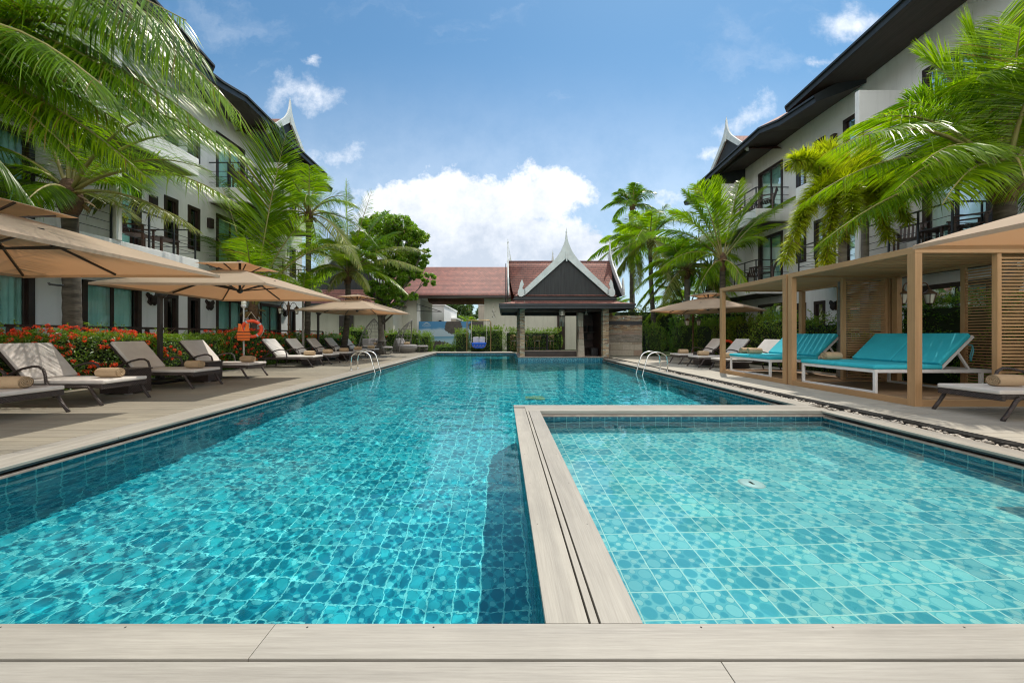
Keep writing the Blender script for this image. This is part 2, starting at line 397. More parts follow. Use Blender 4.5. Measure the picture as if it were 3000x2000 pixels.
# water: clear, refracting, rippled
def water(name, ripples, tint, ior=1.33):
    m = bpy.data.materials.new(name); m.use_nodes = True; t = NT(m.node_tree); m.node_tree.nodes.remove(m.node_tree.nodes['Principled BSDF'])
    g = t.n('ShaderNodeBsdfGlass'); g.inputs['IOR'].default_value = ior; g.inputs['Roughness'].default_value = 0
    g.inputs[0].default_value = (*tint, 1)
    oc = t.n('ShaderNodeTexCoord').outputs['Object']; h = None
    for sx, sy, d, amp in ripples:
        q = t.m('MULTIPLY', t.noise(t.vm('MULTIPLY', oc, (sx, sy, 1)), 1., 2., .5, d), amp); h = q if h is None else t.m('ADD', h, q)
    t.put(g.inputs['Normal'], t.bump(h, 1., 1.)); t.l(g.outputs[0], m.node_tree.nodes['Material Output'].inputs[0]); return m
M['water'] = water('pool_water', [(9.,7.5,.4,.0012), (22.,19.,.3,.0006)], (.60,.96,1.))
M['waterkid'] = water('shallow_pool_water', [(4.,3.6,.4,.0012), (11.,10.,.4,.0005)], (.78,.98,1.))

# ------------------------------------------------------------------ camera, sun, sky
cam = bpy.data.cameras.new('camera'); co = bpy.data.objects.new('camera', cam); COL.objects.link(co); sc.camera = co
co.location = (0,0,CAM_H); co.rotation_euler = (math.pi/2,0,0)
cam.lens = 36*F/3000; cam.sensor_width = 36; cam.shift_x = 26/3000; cam.shift_y = -19/3000; cam.clip_end = 800; cam.clip_start = .05
SUN_EL, SUN_AZ = 62.5, 30.5
SV = Vector((math.sin(R(SUN_AZ))*math.cos(R(SUN_EL)), math.cos(R(SUN_AZ))*math.cos(R(SUN_EL)), math.sin(R(SUN_EL))))
sl = bpy.data.lights.new('sun', 'SUN'); sl.energy = 2.65; sl.angle = R(.5); sl.color = (1,.93,.82)
so = bpy.data.objects.new('sun', sl); COL.objects.link(so); so.rotation_euler = SV.to_track_quat('Z','Y').to_euler()
sl.cycles.is_caustics_light = True
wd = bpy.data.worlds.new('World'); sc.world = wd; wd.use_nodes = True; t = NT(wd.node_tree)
sky = t.n('ShaderNodeTexSky', sky_type='NISHITA'); sky.sun_disc = False; sky.sun_elevation = R(SUN_EL); sky.sun_rotation = R(SUN_AZ)
sky.air_density = 1.15; sky.dust_density = .25; sky.ozone_density = 3.; sky.altitude = 0
dv = t.n('ShaderNodeTexCoord').outputs['Generated']
X, Y, Z = t.sep(t.vm('NORMALIZE', dv))[:3]
Ya = t.m('MAXIMUM', t.m('ABSOLUTE', Y), .08)
U = t.m('DIVIDE', X, Ya); V = t.m('DIVIDE', Z, Ya); P = t.comb(U, V, 0.)
warp = t.vm('SCALE', t.vm('SUBTRACT', t.noise(P, 3.2, 6., .62, color=True), (.5,.5,.5)), sc=.34)
PW = t.vm('ADD', P, warp)
def blob(cu, cv, ru, rv):
    d = t.vm('DIVIDE', t.vm('SUBTRACT', PW, (cu, cv, 0)), (ru, rv, 1)); x, y, z = t.sep(d)[:3]
    return t.m('SUBTRACT', 1., t.vm('LENGTH', t.comb(x, y, 0.)))
def px(u, v): return ((u-CU)/F, (CV-v)/F)
def blobs(l):
    q = None
    for u, v, a, b in l:
        c = px(u, v); e = blob(c[0], c[1], a/F, b/F); q = e if q is None else t.m('MAXIMUM', q, e)
    return q
fb = t.noise(P, 7.5, 8., .66); fb2 = t.noise(P, 2.2, 5., .6)
big = blobs([(1590,580,160,125), (1360,620,240,135), (1160,640,160,90), (1420,740,480,120), (1790,740,120,50)])
thin = blobs([(880,270,150,75), (990,475,115,85), (915,182,45,24), (2180,340,130,70), (2120,420,120,60), (2400,215,80,40), (2500,60,150,80), (700,430,200,60), (1950,600,200,50), (1010,620,180,70)])
dens = t.m('ADD', big, t.m('MULTIPLY', t.m('SUBTRACT', fb, .5), 1.0))
cb = t.mr(dens, -.06, .34, 0., 1., True)
ct = t.mr(t.m('ADD', thin, t.m('MULTIPLY', t.m('SUBTRACT', fb, .5), 2.6)), -.05, 1.5, 0., .85, True)
haze = t.mr(V, 0., .85, .6, 0., True)
wisp = t.mr(t.noise(t.vm('MULTIPLY', PW, (1.2,2.4,1)), 1.7, 6., .6), .52, .8, 0., .22, True)
cover = t.m('MAXIMUM', cb, t.m('MAXIMUM', ct, t.m('MAXIMUM', haze, wisp)))
vv = t.m('ADD', V, t.m('MULTIPLY', t.m('SUBTRACT', fb2, .5), .5))
shade = t.m('ADD', t.mr(vv, .16, .46, 0., .8), t.mr(fb, .35, .65, -.3, .35), clamp=True)
ccol = t.mix(shade, (3.1,3.5,4.1), (5.7,5.8,6.0))
skyc = t.mix(1., sky.outputs[0], (.44,.605,.615), 'MULTIPLY')
bg = wd.node_tree.nodes['Background']; bg.inputs[1].default_value = .14
behind = t.m('MULTIPLY', t.mr(Y, .12, -.25, 0., 1., True), t.mr(t.noise(dv, 2.2, 6., .62), .34, .56, .35, 1., True))  # bright unseen clouds behind the camera, added as fill light
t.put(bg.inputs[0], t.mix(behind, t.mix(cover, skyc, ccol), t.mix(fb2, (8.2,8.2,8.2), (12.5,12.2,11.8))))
sc.view_settings.view_transform = 'Standard'; sc.view_settings.look = 'None'; sc.view_settings.exposure = .62; sc.view_settings.gamma = 1
cy = sc.cycles; cy.filter_width = 1.15; cy.use_denoising = True; cy.max_bounces = 10; cy.diffuse_bounces = 3; cy.glossy_bounces = 4; cy.transmission_bounces = 8; cy.transparent_max_bounces = 12
cy.sample_clamp_indirect = 6; cy.caustics_reflective = False; cy.caustics_refractive = True
# ------------------------------------------------------------------ pool, copings, decks
PL, PR, PN, PF = -4.15, 4.62, 1.342, 22.0        # pool rim
WZ = -.12; B1 = WZ-1.42; B2 = WZ-.52
def st(o): return tag(o, kind='structure')
def caus(o): o.cycles.is_caustics_receiver = True; return o
lip = -.085
# main pool floor and shallow pool floor
b = MB(); b.add([(PL-.05,PN-.05,B1),(.25,PN-.05,B1),(.25,5.3,B1),(PL-.05,5.3,B1)], [(0,1,2,3)])
b.add([(PL-.05,5.3,B1),(PR+.05,5.3,B1),(PR+.05,PF+.05,B1),(PL-.05,PF+.05,B1)], [(0,1,2,3)])
caus(st(b.build('pool_floor', M['pool_xy'])))
b = MB(); b.add([(.4,PN-.05,B2),(PR+.05,PN-.05,B2),(PR+.05,5.25,B2),(.4,5.25,B2)], [(0,1,2,3)])
caus(st(b.build('shallow_pool_floor', M['kid_xy'])))
# walls (inside faces) : material by facing
b = MB(); zt = -.09
def wx(x, y0, y1, zb, mi, ztop=zt): b.add([(x,y0,zb),(x,y1,zb),(x,y1,ztop),(x,y0,ztop)], [(0,1,2,3)], mi)
def wy(y, x0, x1, zb, mi, ztop=zt): b.add([(x0,y,zb),(x1,y,zb),(x1,y,ztop),(x0,y,ztop)], [(0,1,2,3)], mi)
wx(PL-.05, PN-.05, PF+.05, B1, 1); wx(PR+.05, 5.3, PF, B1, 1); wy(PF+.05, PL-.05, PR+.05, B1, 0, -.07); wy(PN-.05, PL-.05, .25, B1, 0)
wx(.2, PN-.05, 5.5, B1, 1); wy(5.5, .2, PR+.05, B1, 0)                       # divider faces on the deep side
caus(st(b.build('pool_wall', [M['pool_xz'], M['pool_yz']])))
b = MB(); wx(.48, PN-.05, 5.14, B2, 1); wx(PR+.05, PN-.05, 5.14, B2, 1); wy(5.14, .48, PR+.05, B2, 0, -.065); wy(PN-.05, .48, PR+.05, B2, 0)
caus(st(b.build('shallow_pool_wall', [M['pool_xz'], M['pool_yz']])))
# solid masonry under the copings
b = MB()
b.box(.21,.47,PN-.1,5.49,B1,-.075); b.box(.47,PR+.04,5.15,5.49,B1,-.075)
b.box(PL-.6,PL-.06,-2.,23.2,-.5,-.075); b.box(PR+.06,5.08,-2,18.,-.5,-.09); b.box(PL-.6,6,-2,PN-.06,-.5,-.075); b.box(PL-.06,6,PF+.06,23.2,-.5,-.075)
st(b.build('pool_surround', M['dark']))
# stone lip showing under the boards
b = MB(); b.box(PL-.058,PL-.012,PN,PF,-.098,-.072); b.box(.5,PR+.04,5.09,5.139,-.085,-.058); b.box(PR+.012,PR+.058,5.5,16.4,-.098,-.072); b.box(PR+.012,PR+.058,PN,5.09,-.098,-.072)
st(b.build('pool_ledge', M['ledge'], bevel=.004))
# water
def sheet(name, rects, mat, waves, res):
    Vs, Fs, nv = [], [], 0
    for x0,x1,y0,y1 in rects:
        nx, ny = int((x1-x0)/res)+1, int((y1-y0)/res)+1; gx = np.linspace(x0,x1,nx+1); gy = np.linspace(y0,y1,ny+1); GX, GY = np.meshgrid(gx, gy); z = np.zeros_like(GX)
        for wl, am, cnt in waves:
            q = np.random.default_rng(int(wl*1000))
            for _ in range(cnt):
                th = q.uniform(0, 6.28); k = 6.283/(wl*q.uniform(.75,1.35)); z += am*np.sin(k*(np.cos(th)*GX+np.sin(th)*GY)+q.uniform(0,6.28)+.8*np.sin(.9*GX+1.3*GY+_))/math.sqrt(cnt)
        Vs.append(np.stack([GX.ravel(), GY.ravel(), WZ+z.ravel()],1)); i = np.arange(ny)[:,None]*(nx+1)+np.arange(nx)[None]; i = i.ravel()+nv
        Fs.append(np.stack([i, i+1, i+nx+2, i+nx+1],1)); nv += len(Vs[-1])
    o = npmesh(name, np.concatenate(Vs), np.concatenate(Fs), mat, smooth=True); o.cycles.is_caustics_caster = True; return st(o)
sheet('water', [(PL-.049,.199,PN-.049,5.501), (PL-.049,PR+.049,5.501,PF+.049)], M['water'], ((.8,.0018,5),(.27,.0009,8),(.13,.0005,9)), .034)
sheet('shallow_pool_water', [(.481,PR+.049,PN-.049,5.139)], M['waterkid'], ((1.1,.0028,4),(.5,.0011,6)), .045)

# boards -------------------------------------------------------------
def screws(b, pts, mi=1):
    for x, y, z in pts: b.lathe([(0,.0006),(.0045,.0006),(.0048,-.002)], 8, mi, (x,y,z))
b = MB(); g = .0035
for y0, y1, joints in ((1.197,PN,[-6,-2.6,-.868,2.65,6]), (1.02,1.186,[-6,-1.9,.735,3.3,6]), (.86,1.009,[-6,-.2,2.1,6]), (.70,.852,[-6,-1.2,1.1,6]), (-2,.692,[-6,0,6])):
    for a, c in zip(joints, joints[1:]): b.box(a+.0012,c-.0012,y0,y1,-.028,0)
screws(b, [((u-CU)/F*1.325,1.325,0) for u in (367,1270,2054,2825)]+[((u-CU)/F*1.325,1.325,0) for u in (1,900,2440)])
st(b.build('pool_coping', [M['board_x'], M['dark']], bevel=.003))
b = MB()      # divider: long boards with slim strip between two slots
for x0, x1 in ((.163,.327),(.336,.366),(.375,.535)):
    for a, c in ((PN+.002,4.05),(4.053,5.108 if x0 > .3 else 5.30)): b.box(x0,x1,a,c,-.026,0)
screws(b, [(x,y,0) for x in (.2,.49) for y in (2.05,2.62,3.25,3.9,4.3,4.85)])
st(b.build('pool_divider_coping', [M['board_y'], M['dark']], bevel=.003))
b = MB()
b.box(.163,4.79,5.384,5.53,-.026,0); b.box(.331,4.79,5.302,5.379,-.026,0); b.box(.331,4.79,5.113,5.297,-.026,0)
b.box(.45,4.79,5.108,5.125,-.05,-.028)
st(b.build('pool_divider_end', M['board_x'], bevel=.003))
b = MB()
def ylong(x0, x1, y0, y1, L=2.9, off=0., z=0.):
    y = y0-off*L
    while y < y1:
        b.box(x0, x1, max(y,y0)+.0015, min(y+L,y1)-.0015, z-.026, z); y += L
for i in range(3): ylong(PL-.005-.15*(i+1)+.0022, PL-.005-.15*i, -2, PF+.3, 2.9, i*.37)
for i in range(2): ylong(PR+.005+.15*i, PR+.005+.15*(i+1)-.003, -2 if i else -2, 5.1, 2.9, i*.4)
for i in range(2): ylong(PR+.005+.15*i, PR+.005+.15*(i+1)-.003, 5.533, 16.42, 2.9, i*.3)
st(b.build('pool_side_coping', M['board_y'], bevel=.002))
b = MB()
for i in range(3): b.box(PL-.45,.7,PF-.005+.15*i,PF+.143+.15*i,-.026,0)
st(b.build('pool_end_coping', M['board_x'], bevel=.002))
# dark strip painted in as the shade of the slot below the coping edges
b = MB(); b.box(PL-.03,PL-.006,PN,PF,-.045,-.028); b.box(PR+.007,PR+.03,5.54,16.3,-.045,-.028); b.box(PR+.007,PR+.03,PN,5.08,-.045,-.028)
st(b.build('coping_slot_shade', M['fascia']))

# decks: real boards with gaps
def deck(name, x0, x1, y0, y1, mat, w=.145, z=0., gap=.006, L=2.6):
    b = MB(); y = y0; k = 0
    while y < y1:
        x = x0-rnd.random()*L
        while x < x1:
            a, c = max(x, x0)+.001, min(x+L, x1)-.001
            if c > a: b.box(a, c, y, min(y+w-gap, y1), z-.024, z-rnd.random()*.0015)
            x += L
        y += w; k += 1
    return st(b.build(name, mat))
deck('pool_deck', -8.75, PL-.459, -2, 23.4, M['deck_x'])
deck('pool_deck_right', 5.275, 9.4, -2, 18.3, M['deck_r'])
deck('pool_deck_far', PR+.31, 5.1, 11., 18.3, M['deck_r'])
deck('pool_deck_back', PL-.45, .6, PF+.45, 23.4, M['deck_r'])
# drain channel with pebbles and slotted grate
b = MB(); b.box(4.93,5.27,-2,16.4,-.09,-.055); st(b.build('gravel_channel', M['soil']))
b = MB(); y = 1.0
b.box(5.105,5.112,-2,16.4,-.05,.004); b.box(5.262,5.27,-2,16.4,-.05,.004)
y = .5
while y < 16.4: b.box(5.112,5.262,y,y+.016,-.02,.002); y += .042
st(b.build('drain_grate', M['grate']))
V_, F_ = [], []
bm = bmesh.new(); bmesh.ops.create_icosphere(bm, subdivisions=1, radius=1.); ico = np.array([v.co[:] for v in bm.verts]); icf = np.array([[v.index for v in f.verts] for f in bm.faces]); bm.free()
N = 1700; yy = 2+14.3*nr.random(N)**1.4; xx = 4.94+.16*nr.random(N); s = nr.uniform(.008,.021,N)
for i in range(N):
    q = ico*nr.uniform(.6,1.3,(len(ico),1))*[s[i]*1.4, s[i], s[i]*.7]; a = nr.random()*6.28; c_, s_ = math.cos(a), math.sin(a)
    V_.append(np.c_[q[:,0]*c_-q[:,1]*s_, q[:,0]*s_+q[:,1]*c_, q[:,2]]+[xx[i], yy[i], -.048+nr.random()*.04]); F_.append(icf+i*len(ico))
tag(npmesh('pebbles', np.concatenate(V_), np.concatenate(F_), M['pebble'], smooth=True), kind='stuff')
# ground around (a ring: the pool stays open)
b = MB()
for x0,x1,y0,y1 in ((-300,PL-.5,-60,400),(5.05,300,-60,400),(PL-.5,5.05,-60,-1.9),(PL-.5,5.05,23.1,400)): b.add([(x0,y0,-.06),(x1,y0,-.06),(x1,y1,-.06),(x0,y1,-.06)], [(0,1,2,3)])
st(b.build('ground', M['grass']))
# white drain cover on the shallow floor, yellowed grating in the deep pool
e = empty('drain_cover', (2.35,3.32,B2), 0, 'round white drain cover on the shallow pool floor', 'drain cover')
b = MB(); b.lathe([(0,.022),(.085,.020),(.105,.012),(.11,0)], 28); caus(b.build('cover_plate', M['whiteplastic'], e))
b = MB(); b.box(-.012,.012,-.03,.03,.018,.025); caus(b.build('slot', M['dark'], e))
o = MB(); 
for i in range(9): o.box(-.2+i*.046,-.165+i*.046,-.14,.14,0,.015)
o.box(-.22,.22,-.16,-.14,0,.018); o.box(-.22,.22,.14,.16,0,.018)
tag(caus(o.build('floor_grating', M['drainyellow'], loc=(.75,8.4,B1))), 'yellowed rectangular grating on the deep pool floor', 'grating')

# ladders
def ladder(name, loc, sx, label):
    e = empty(name, loc, 0, label, 'pool ladder', 'steel pool ladders')
    for dy in (-.25,.25):
        b = MB(); pts = []
        pts += [(-.36*sx,dy,0.),(-.36*sx,dy,.3)]
        for i in range(1,10): a = math.pi*i/10; pts.append(((-.05-.31*math.cos(a))*sx, dy, .36+.22*math.sin(a)))
        pts += [(.30*sx,dy,.25),(.40*sx,dy,-.12),(.42*sx,dy,-.9)]
        b.tube(pts, .021, 10); b.lathe([(.02,.01),(.045,.006),(.048,0)], 14, 0, (-.36*sx,dy,0)); caus(b.build('handrail', M['steel'], e))
    for z in (-.35,-.6,-.85):
        b = MB(); b.box((.36 if sx > 0 else -.44),(.44 if sx > 0 else -.36),-.25,.25,z-.015,z+.015); caus(b.build('step', M['steel'], e))
    return e
ladder('pool_ladder', (-4.42,11.3,.001), 1, 'polished steel pool ladder on the left edge beside the grey loungers')
ladder('pool_ladder', (4.62,10.9,.001), -1, 'polished steel pool ladder on the right edge near the timber pergola')
# ------------------------------------------------------------------ the two hotel wings
FL = [.15, 3.45, 6.7]            # floor levels
def wing(side, XW, XB, fins, yfar, ynear, label):
    s = side
    e = empty('hotel_building', (s*XW, yfar, 0), 0, label, 'hotel building', 'three storey hotel wings either side of the pool')
    def bx(b, x0, x1, y0, y1, z0, z1, mi=0):   # x measured outward from pool centre; local to the empty
        a, c = sorted((s*x0-s*XW, s*x1-s*XW)); b.box(a, c, y0-yfar, y1-yfar, z0, z1, mi)
    ztop = 10.1
    doors, slims, lamps = [], [], []
    for c in fins:
        for k in (-1, 1):
            y0, y1 = sorted((c+k*.5, c+k*2.0)); doors.append((y0, y1))
        lamps += [c-2.35, c+2.35]
        slims += [(c+2.78, c+3.24), (c+3.66, c+4.12)]
    ok = lambda a: a[0] > ynear+.2 and a[1] < yfar-.2
    doors = [d for d in doors if ok(d)]; slims = [d for d in slims if ok(d)]
    # wall with real openings
    b = MB()
    for i, z in enumerate(FL):
        zt = FL[i+1] if i < 2 else ztop
        ops = sorted([(a, c, z+.02, z+2.42) for a, c in doors]+[(a, c, z+.75, z+2.3) for a, c in slims])
        y = ynear
        for a, c, zb, zh in ops:
            bx(b, XW, XW+.22, y, a, z, zt); bx(b, XW, XW+.22, a, c, z, zb); bx(b, XW, XW+.22, a, c, zh, zt); y = c
        bx(b, XW, XW+.22, y, yfar, z, zt)
    bx(b, XW, XW+.22, ynear, yfar, -.1, FL[0]); bx(b, XW+.22, XW+9, yfar-.22, yfar, -.1, ztop+.6)
    bx(b, XW+6, XW+6.2, ynear, yfar-.22, -.1, ztop+1.)
    bx(b, XW+.003, XW+.22, ynear, 13.4, ztop, ztop+.3); bx(b, XW+.004, XW+.22, ynear, 9.6, ztop+.3, ztop+.75); bx(b, XW+.003, XW+.22, ynear, 4.2, ztop+.75, ztop+1.5)
    w = b.build('wall', M['wall'], e)
    b = MB()
    for z in FL: bx(b, XW+.22, XW+2.2, ynear, yfar-.23, z-.2, z)
    bx(b, XW+2.2, XW+2.3, ynear, yfar-.23, -.1, 9.6)
    b.build('interior', M['dark'], e)
    def frame(name, a, c, zb, zh, leaves, fw, fpanes):
        b = MB(); X0, X1 = XW-.03, XW+.09
        bx(b, X0, X1, a-.02, a+fw, zb, zh+.02); bx(b, X0, X1, c-fw, c+.02, zb, zh+.02); bx(b, X0-.004, X1, a-.02, c+.02, zh-fw*1.2, zh+.024)
        bx(b, X0+.005, X1, a+fw, c-fw, zb, zb+.07)
        n = leaves; wd_ = (c-a-2*fw)/n
        for i in range(n):
            p, q = a+fw+i*wd_, a+fw+(i+1)*wd_; o = .02*(i % 2)
            bx(b, XW+.02+o, XW+.06+o, p, p+.05, zb+.07, zh-fw*1.2); bx(b, XW+.02+o, XW+.06+o, q-.05, q, zb+.07, zh-fw*1.2)
        f = b.build(name, M['framewood'], e, bevel=.004)
        for i in range(n):
            p, q = a+fw+i*wd_+.05, a+fw+(i+1)*wd_-.05; o = .02*(i % 2)
            b = MB(); X = s*(XW+.04+o)-s*XW
            b.add([(X,p-yfar,zb+.07),(X,q-yfar,zb+.07),(X,q-yfar,zh-fw),(X,p-yfar,zh-fw)], [(0,1,2,3)])
            b.build('pane', M['pane' if fpanes else 'panedark'], f)
        return f
    for i, z in enumerate(FL):
        for a, c in doors:
            f = frame('sliding_door', a, c, z+.02, z+2.42, 2, .09, True)
            b = MB(); P = []; n = 60
            for zz in (z+.04, z+1.2, z+2.36):
                row = []
                for k in range(n+1):
                    yy = a+.06+(c-a-.12)*k/n; wv = -.06+.035*math.sin(k*1.25)+.02*math.sin(k*.61+a*7)
                    row.append((s*(XW+.27+wv)-s*XW, yy-yfar, zz))
                P.append(row)
            b.grid(P); b.build('curtain', M['curtain'], f)
        for a, c in slims: frame('narrow_window', a, c, z+.75, z+2.3, 1, .085, False)
    # balconies on the upper floors
    for i, z in enumerate(FL[1:]):
        for c in fins:
            y0, y1 = max(c-2.38, ynear), min(c+2.38, yfar+.2)
            if y1-y0 < 1: continue
            b = MB(); bx(b, XB, XW, y0, y1, z-.5, z+.06)
            o = b.build('balcony', M['wall'], e, bevel=.015)
            b = MB(); bx(b, XB+.12, XW-.002, y0+.12, y1-.12, z-.53, z-.503); b.build('balcony_soffit', M['soffit'], o)
            b = MB(); bx(b, XB-.03, XW, c-.07, c+.07, z+.06, z+2.15); b.build('partition_wall', M['wall'], o, bevel=.01)
            b = MB(); zr = z+1.02; xr = XB+.06
            def rail(p, q, w, h): b.bar((s*p[0]-s*XW, p[1]-yfar, p[2]), (s*q[0]-s*XW, q[1]-yfar, q[2]), w, h)
            for lo, hi in ((y0+.05, c-.09), (c+.09, y1-.05)):
                rail((xr,lo,zr), (xr,hi,zr), .06, .035)
                for zz in (.26,.47,.68): rail((xr,lo,z+zz), (xr,hi,z+zz), .014, .014)
                n = 3
                for k in range(n+1):
                    yy = lo+.02+(hi-lo-.04)*k/n; rail((xr,yy,z+.05), (xr,yy,zr), .035, .035)
            for yy in (y0+.05, y1-.05):
                rail((xr,yy,zr), (XW,yy,zr), .035, .035)
                for zz in (.26,.47,.68): rail((xr,yy,z+zz), (XW,yy,z+zz), .014, .014)
                rail(((xr+XW)/2,yy,z+.05), ((xr+XW)/2,yy,zr), .03, .03)
            b.build('railing', M['blackmetal'], o)
    # lamps: carved wood boxes upstairs, butterfly shaped ornaments at ground level
    for i, z in enumerate(FL):
        for y in lamps:
            if not (ynear+.2 < y < yfar-.3): continue
            if i: b = MB(); bx(b, XW-.13, XW-.001, y-.09, y+.09, z+1.75, z+2.12); bx(b, XW-.135, XW-.13, y-.03, y+.03, z+1.9, z+1.96); b.build('wall_lamp', M['sconce'], e, bevel=.006)
            else:
                pol = [(0,-.14),(.06,-.2),(.15,-.12),(.12,0),(.2,.12),(.16,.2),(.05,.12),(0,.08),(-.05,.12),(-.16,.2),(-.2,.12),(-.12,0),(-.15,-.12),(-.06,-.2)]
                b = MB(); b.prism(pol, .05, (-s*.06, y-yfar, z+2.1), (0,s,0), (0,0,1)); b.prism([(p*.7,q*.7) for p, q in pol], .05, (-s*.12, y-yfar, z+2.1), (0,s,0), (0,0,1)); b.build('wall_lamp', M['sconce'], e)
    return e, bx

def roof_band(e, s, XW, yfar, pts_e, pts_w, fasc=.15, tile=True, name='roof'):
    """pts_e: eave line (x,y,z); pts_w: matching line at the wall; a soffit, a fascia and tiles above"""
    T = lambda p: (s*p[0]-s*XW, p[1]-yfar, p[2])
    b = MB(); n = len(pts_e)
    b.add([T(p) for p in pts_e]+[T(p) for p in pts_w], [(i, i+1, n+i+1, n+i) for i in range(n-1)])
    # fascia: stepped double board
    up = [(p[0]-.03, p[1], p[2]+fasc) for p in pts_e]; lo = [(p[0]-.03, p[1], p[2]-.02) for p in pts_e]
    b.add([T(p) for p in lo]+[T(p) for p in up], [(i, i+1, n+i+1, n+i) for i in range(n-1)], 1)
    b.add([T(p) for p in lo]+[T((p[0]+.03,p[1],p[2])) for p in lo], [(i, i+1, n+i+1, n+i) for i in range(n-1)], 1)
    up2 = [(p[0]-.07, p[1], p[2]+.01) for p in up]; up3 = [(p[0], p[1], p[2]+.07) for p in up2]
    b.add([T(p) for p in up]+[T(p) for p in up2], [(i, i+1, n+i+1, n+i) for i in range(n-1)], 1)
    b.add([T(p) for p in up2]+[T(p) for p in up3], [(i, i+1, n+i+1, n+i) for i in range(n-1)], 1)
    top = [(p[0]+5.5, p[1], p[2]+2.9) for p in up3]
    b.add([T(p) for p in up3]+[T(p) for p in top], [(i, i+1, n+i+1, n+i) for i in range(n-1)], 2)
    for k in (0, -1):     # verge ends
        pe, pw = pts_e[k], pts_w[k]
        y = pe[1]+(.02 if k else -.02)
        q = [(lo[k][0],y,lo[k][2]), (up2[k][0],y,up2[k][2]), (up3[k][0],y,up3[k][2]), (top[k][0],y,top[k][2]), (top[k][0],y,top[k][2]-.3), (pw[0],y,pw[2])]
        b.add([T(p) for p in q], [tuple(range(6))], 1)
    return b.build(name, [M['soffit'], M['fascia'], M['roof_y']], e)

GHALF = [(0,1.21),(.025,1.12),(.045,.98),(.06,.84),(.10,.70),(.17,.52),(.25,.34),(.36,.16),(.52,-.06),(.75,-.30),(1.1,-.66),(1.5,-1.05),(1.92,-1.47)]
HOOK = [(1.98,-1.50),(2.02,-1.42),(1.95,-1.25),(2.0,-1.12),(2.03,-1.0),(2.10,-1.14),(2.14,-1.28),(2.16,-1.42),(2.22,-1.56),(2.23,-1.72),(2.16,-1.83),(2.05,-1.84)]
GIN = [(1.92,-1.76),(0.0,0.02)]
def thai_gable(e, O, Uv, sc_=1., sh=1., t=.07, hook=True, face=True, spike=1., name='gable'):
    """pointed white bargeboards with a spire; O apex notch, Uv horizontal direction, thickness runs along U x Z"""
    O = Vector(O); Uv = Vector(Uv); Z = Vector((0,0,1)); N = Uv.cross(Z).normalized()
    g = MB(); g.prism([(-1.93*sc_,-1.80*sc_*sh),(1.93*sc_,-1.80*sc_*sh),(0,.05)], .04, O-N*.10, Uv, Z)
    gf = g.build(name, M['gablewood'], e)
    for k in (-1, 1):
        out = [(x*sc_, (y*sc_*sh if y < 0 else y*sc_*spike)) for x, y in GHALF]+([(x*sc_, y*sc_*sh) for x, y in HOOK] if hook else [])+[(x*sc_, y*sc_*sh) for x, y in GIN]
        # strip in quads so the concave outline fills cleanly
        top = [(x*sc_, (y*sc_*sh if y < 0 else y*sc_*spike)) for x, y in GHALF]
        L = len(top); inn = []
        for i, (x, y) in enumerate(top):
            xi = max(0., (x/1.92/sc_))*1.92*sc_; yi = (.02 if y > .0 else .02)*0-1.78/1.92*xi*sh
            inn.append((xi*1.0, min(yi, y-.001)))
        b = MB()
        for i in range(L-1):
            q = [top[i], top[i+1], inn[i+1], inn[i]]; q = [(k*a, c) for a, c in q]
            if k > 0: q = q[::-1]
            b.prism(q, t, O, Uv, Z)
        if hook:
            H = [(x*sc_, y*sc_*sh) for x, y in HOOK]
            H = [(1.90*sc_,-1.47*sc_*sh)]+H+[(1.88*sc_,-1.74*sc_*sh)]
            q = [(k*a, c) for a, c in H]
            if k > 0: q = q[::-1]
            b.prism(q, t, O, Uv, Z)
        b.build('bargeboard', M['bargewhite'], gf)
    b = MB(); h = 1.21*sc_*spike
    if spike <= 1.01: b.lathe([(.02*sc_,0),(.045*sc_,.1*sc_),(.02*sc_,.16*sc_),(.012*sc_,.24*sc_),(.0,.34*sc_)], 8, 0, tuple(O+Z*(h-.12*sc_)+N*t*.5)); b.box(-.03,.03,-.03,.03,0,.45*sc_,0,Matrix.Translation(O+Z*(-.15)+N*(t+.02)))
    else: b.tube([O+Z*(h-.2), O+Z*(h+.35*spike), O+Z*(h+.9*spike)], [.03,.015,.002], 6)
    b.build('finial', M['bargewhite'], gf)
    return gf

# left wing
XL, XLB = 11.3, 9.8
lw, lbx = wing(-1, XL, XLB, [2.05, 8.95, 15.85], 19.75, -3., 'white three storey hotel wing left of the pool, partly behind coconut palms')
roof_band(lw, -1, XL, 19.75, [(9.7,-3,12.0),(9.7,6,10.7),(9.7,10.1,10.1),(9.7,11.7,9.86)], [(11.25,-3,11.2),(11.25,6,10.4),(11.25,10.1,10.05),(11.25,11.7,9.95)])
roof_band(lw, -1, XL, 19.75, [(9.75,10.4,9.45),(9.7,12.1,9.6),(9.7,13.2,9.87),(9.7,16.9,9.7),(9.75,19.3,9.72)], [(11.25,10.4,9.85),(11.25,12.1,9.88),(11.25,13.2,9.9),(11.25,16.9,9.85),(11.25,19.3,9.9)])
roof_band(lw, -1, XL, 19.75, [(9.95,17.3,9.38),(9.95,20.3,9.36)], [(13.3,17.3,9.66),(13.3,20.3,9.66)], name='lower_roof')
def dormer(e, s, XW, yfar, xg, yc, zc, k):
    O = Vector((s*xg-s*XW, yc-yfar, zc)); U = Vector((0, -s, 0))
    thai_gable(e, O, U, k, 1.0, .08, False, True, 1.0, 'roof_gable')
    b = MB(); hw = 1.93*k; dz = 1.78*k; L = 4.
    for q in (-1, 1):
        x0 = O.x+s*.05; x1 = O.x+s*L
        b.add([(x0,O.y,zc+.14),(x1,O.y,zc+.14),(x1,O.y+q*hw,zc-dz+.1),(x0,O.y+q*hw,zc-dz+.1)], [(0,1,2,3)])
    b.build('gable_roof', M['roof_x'], e)
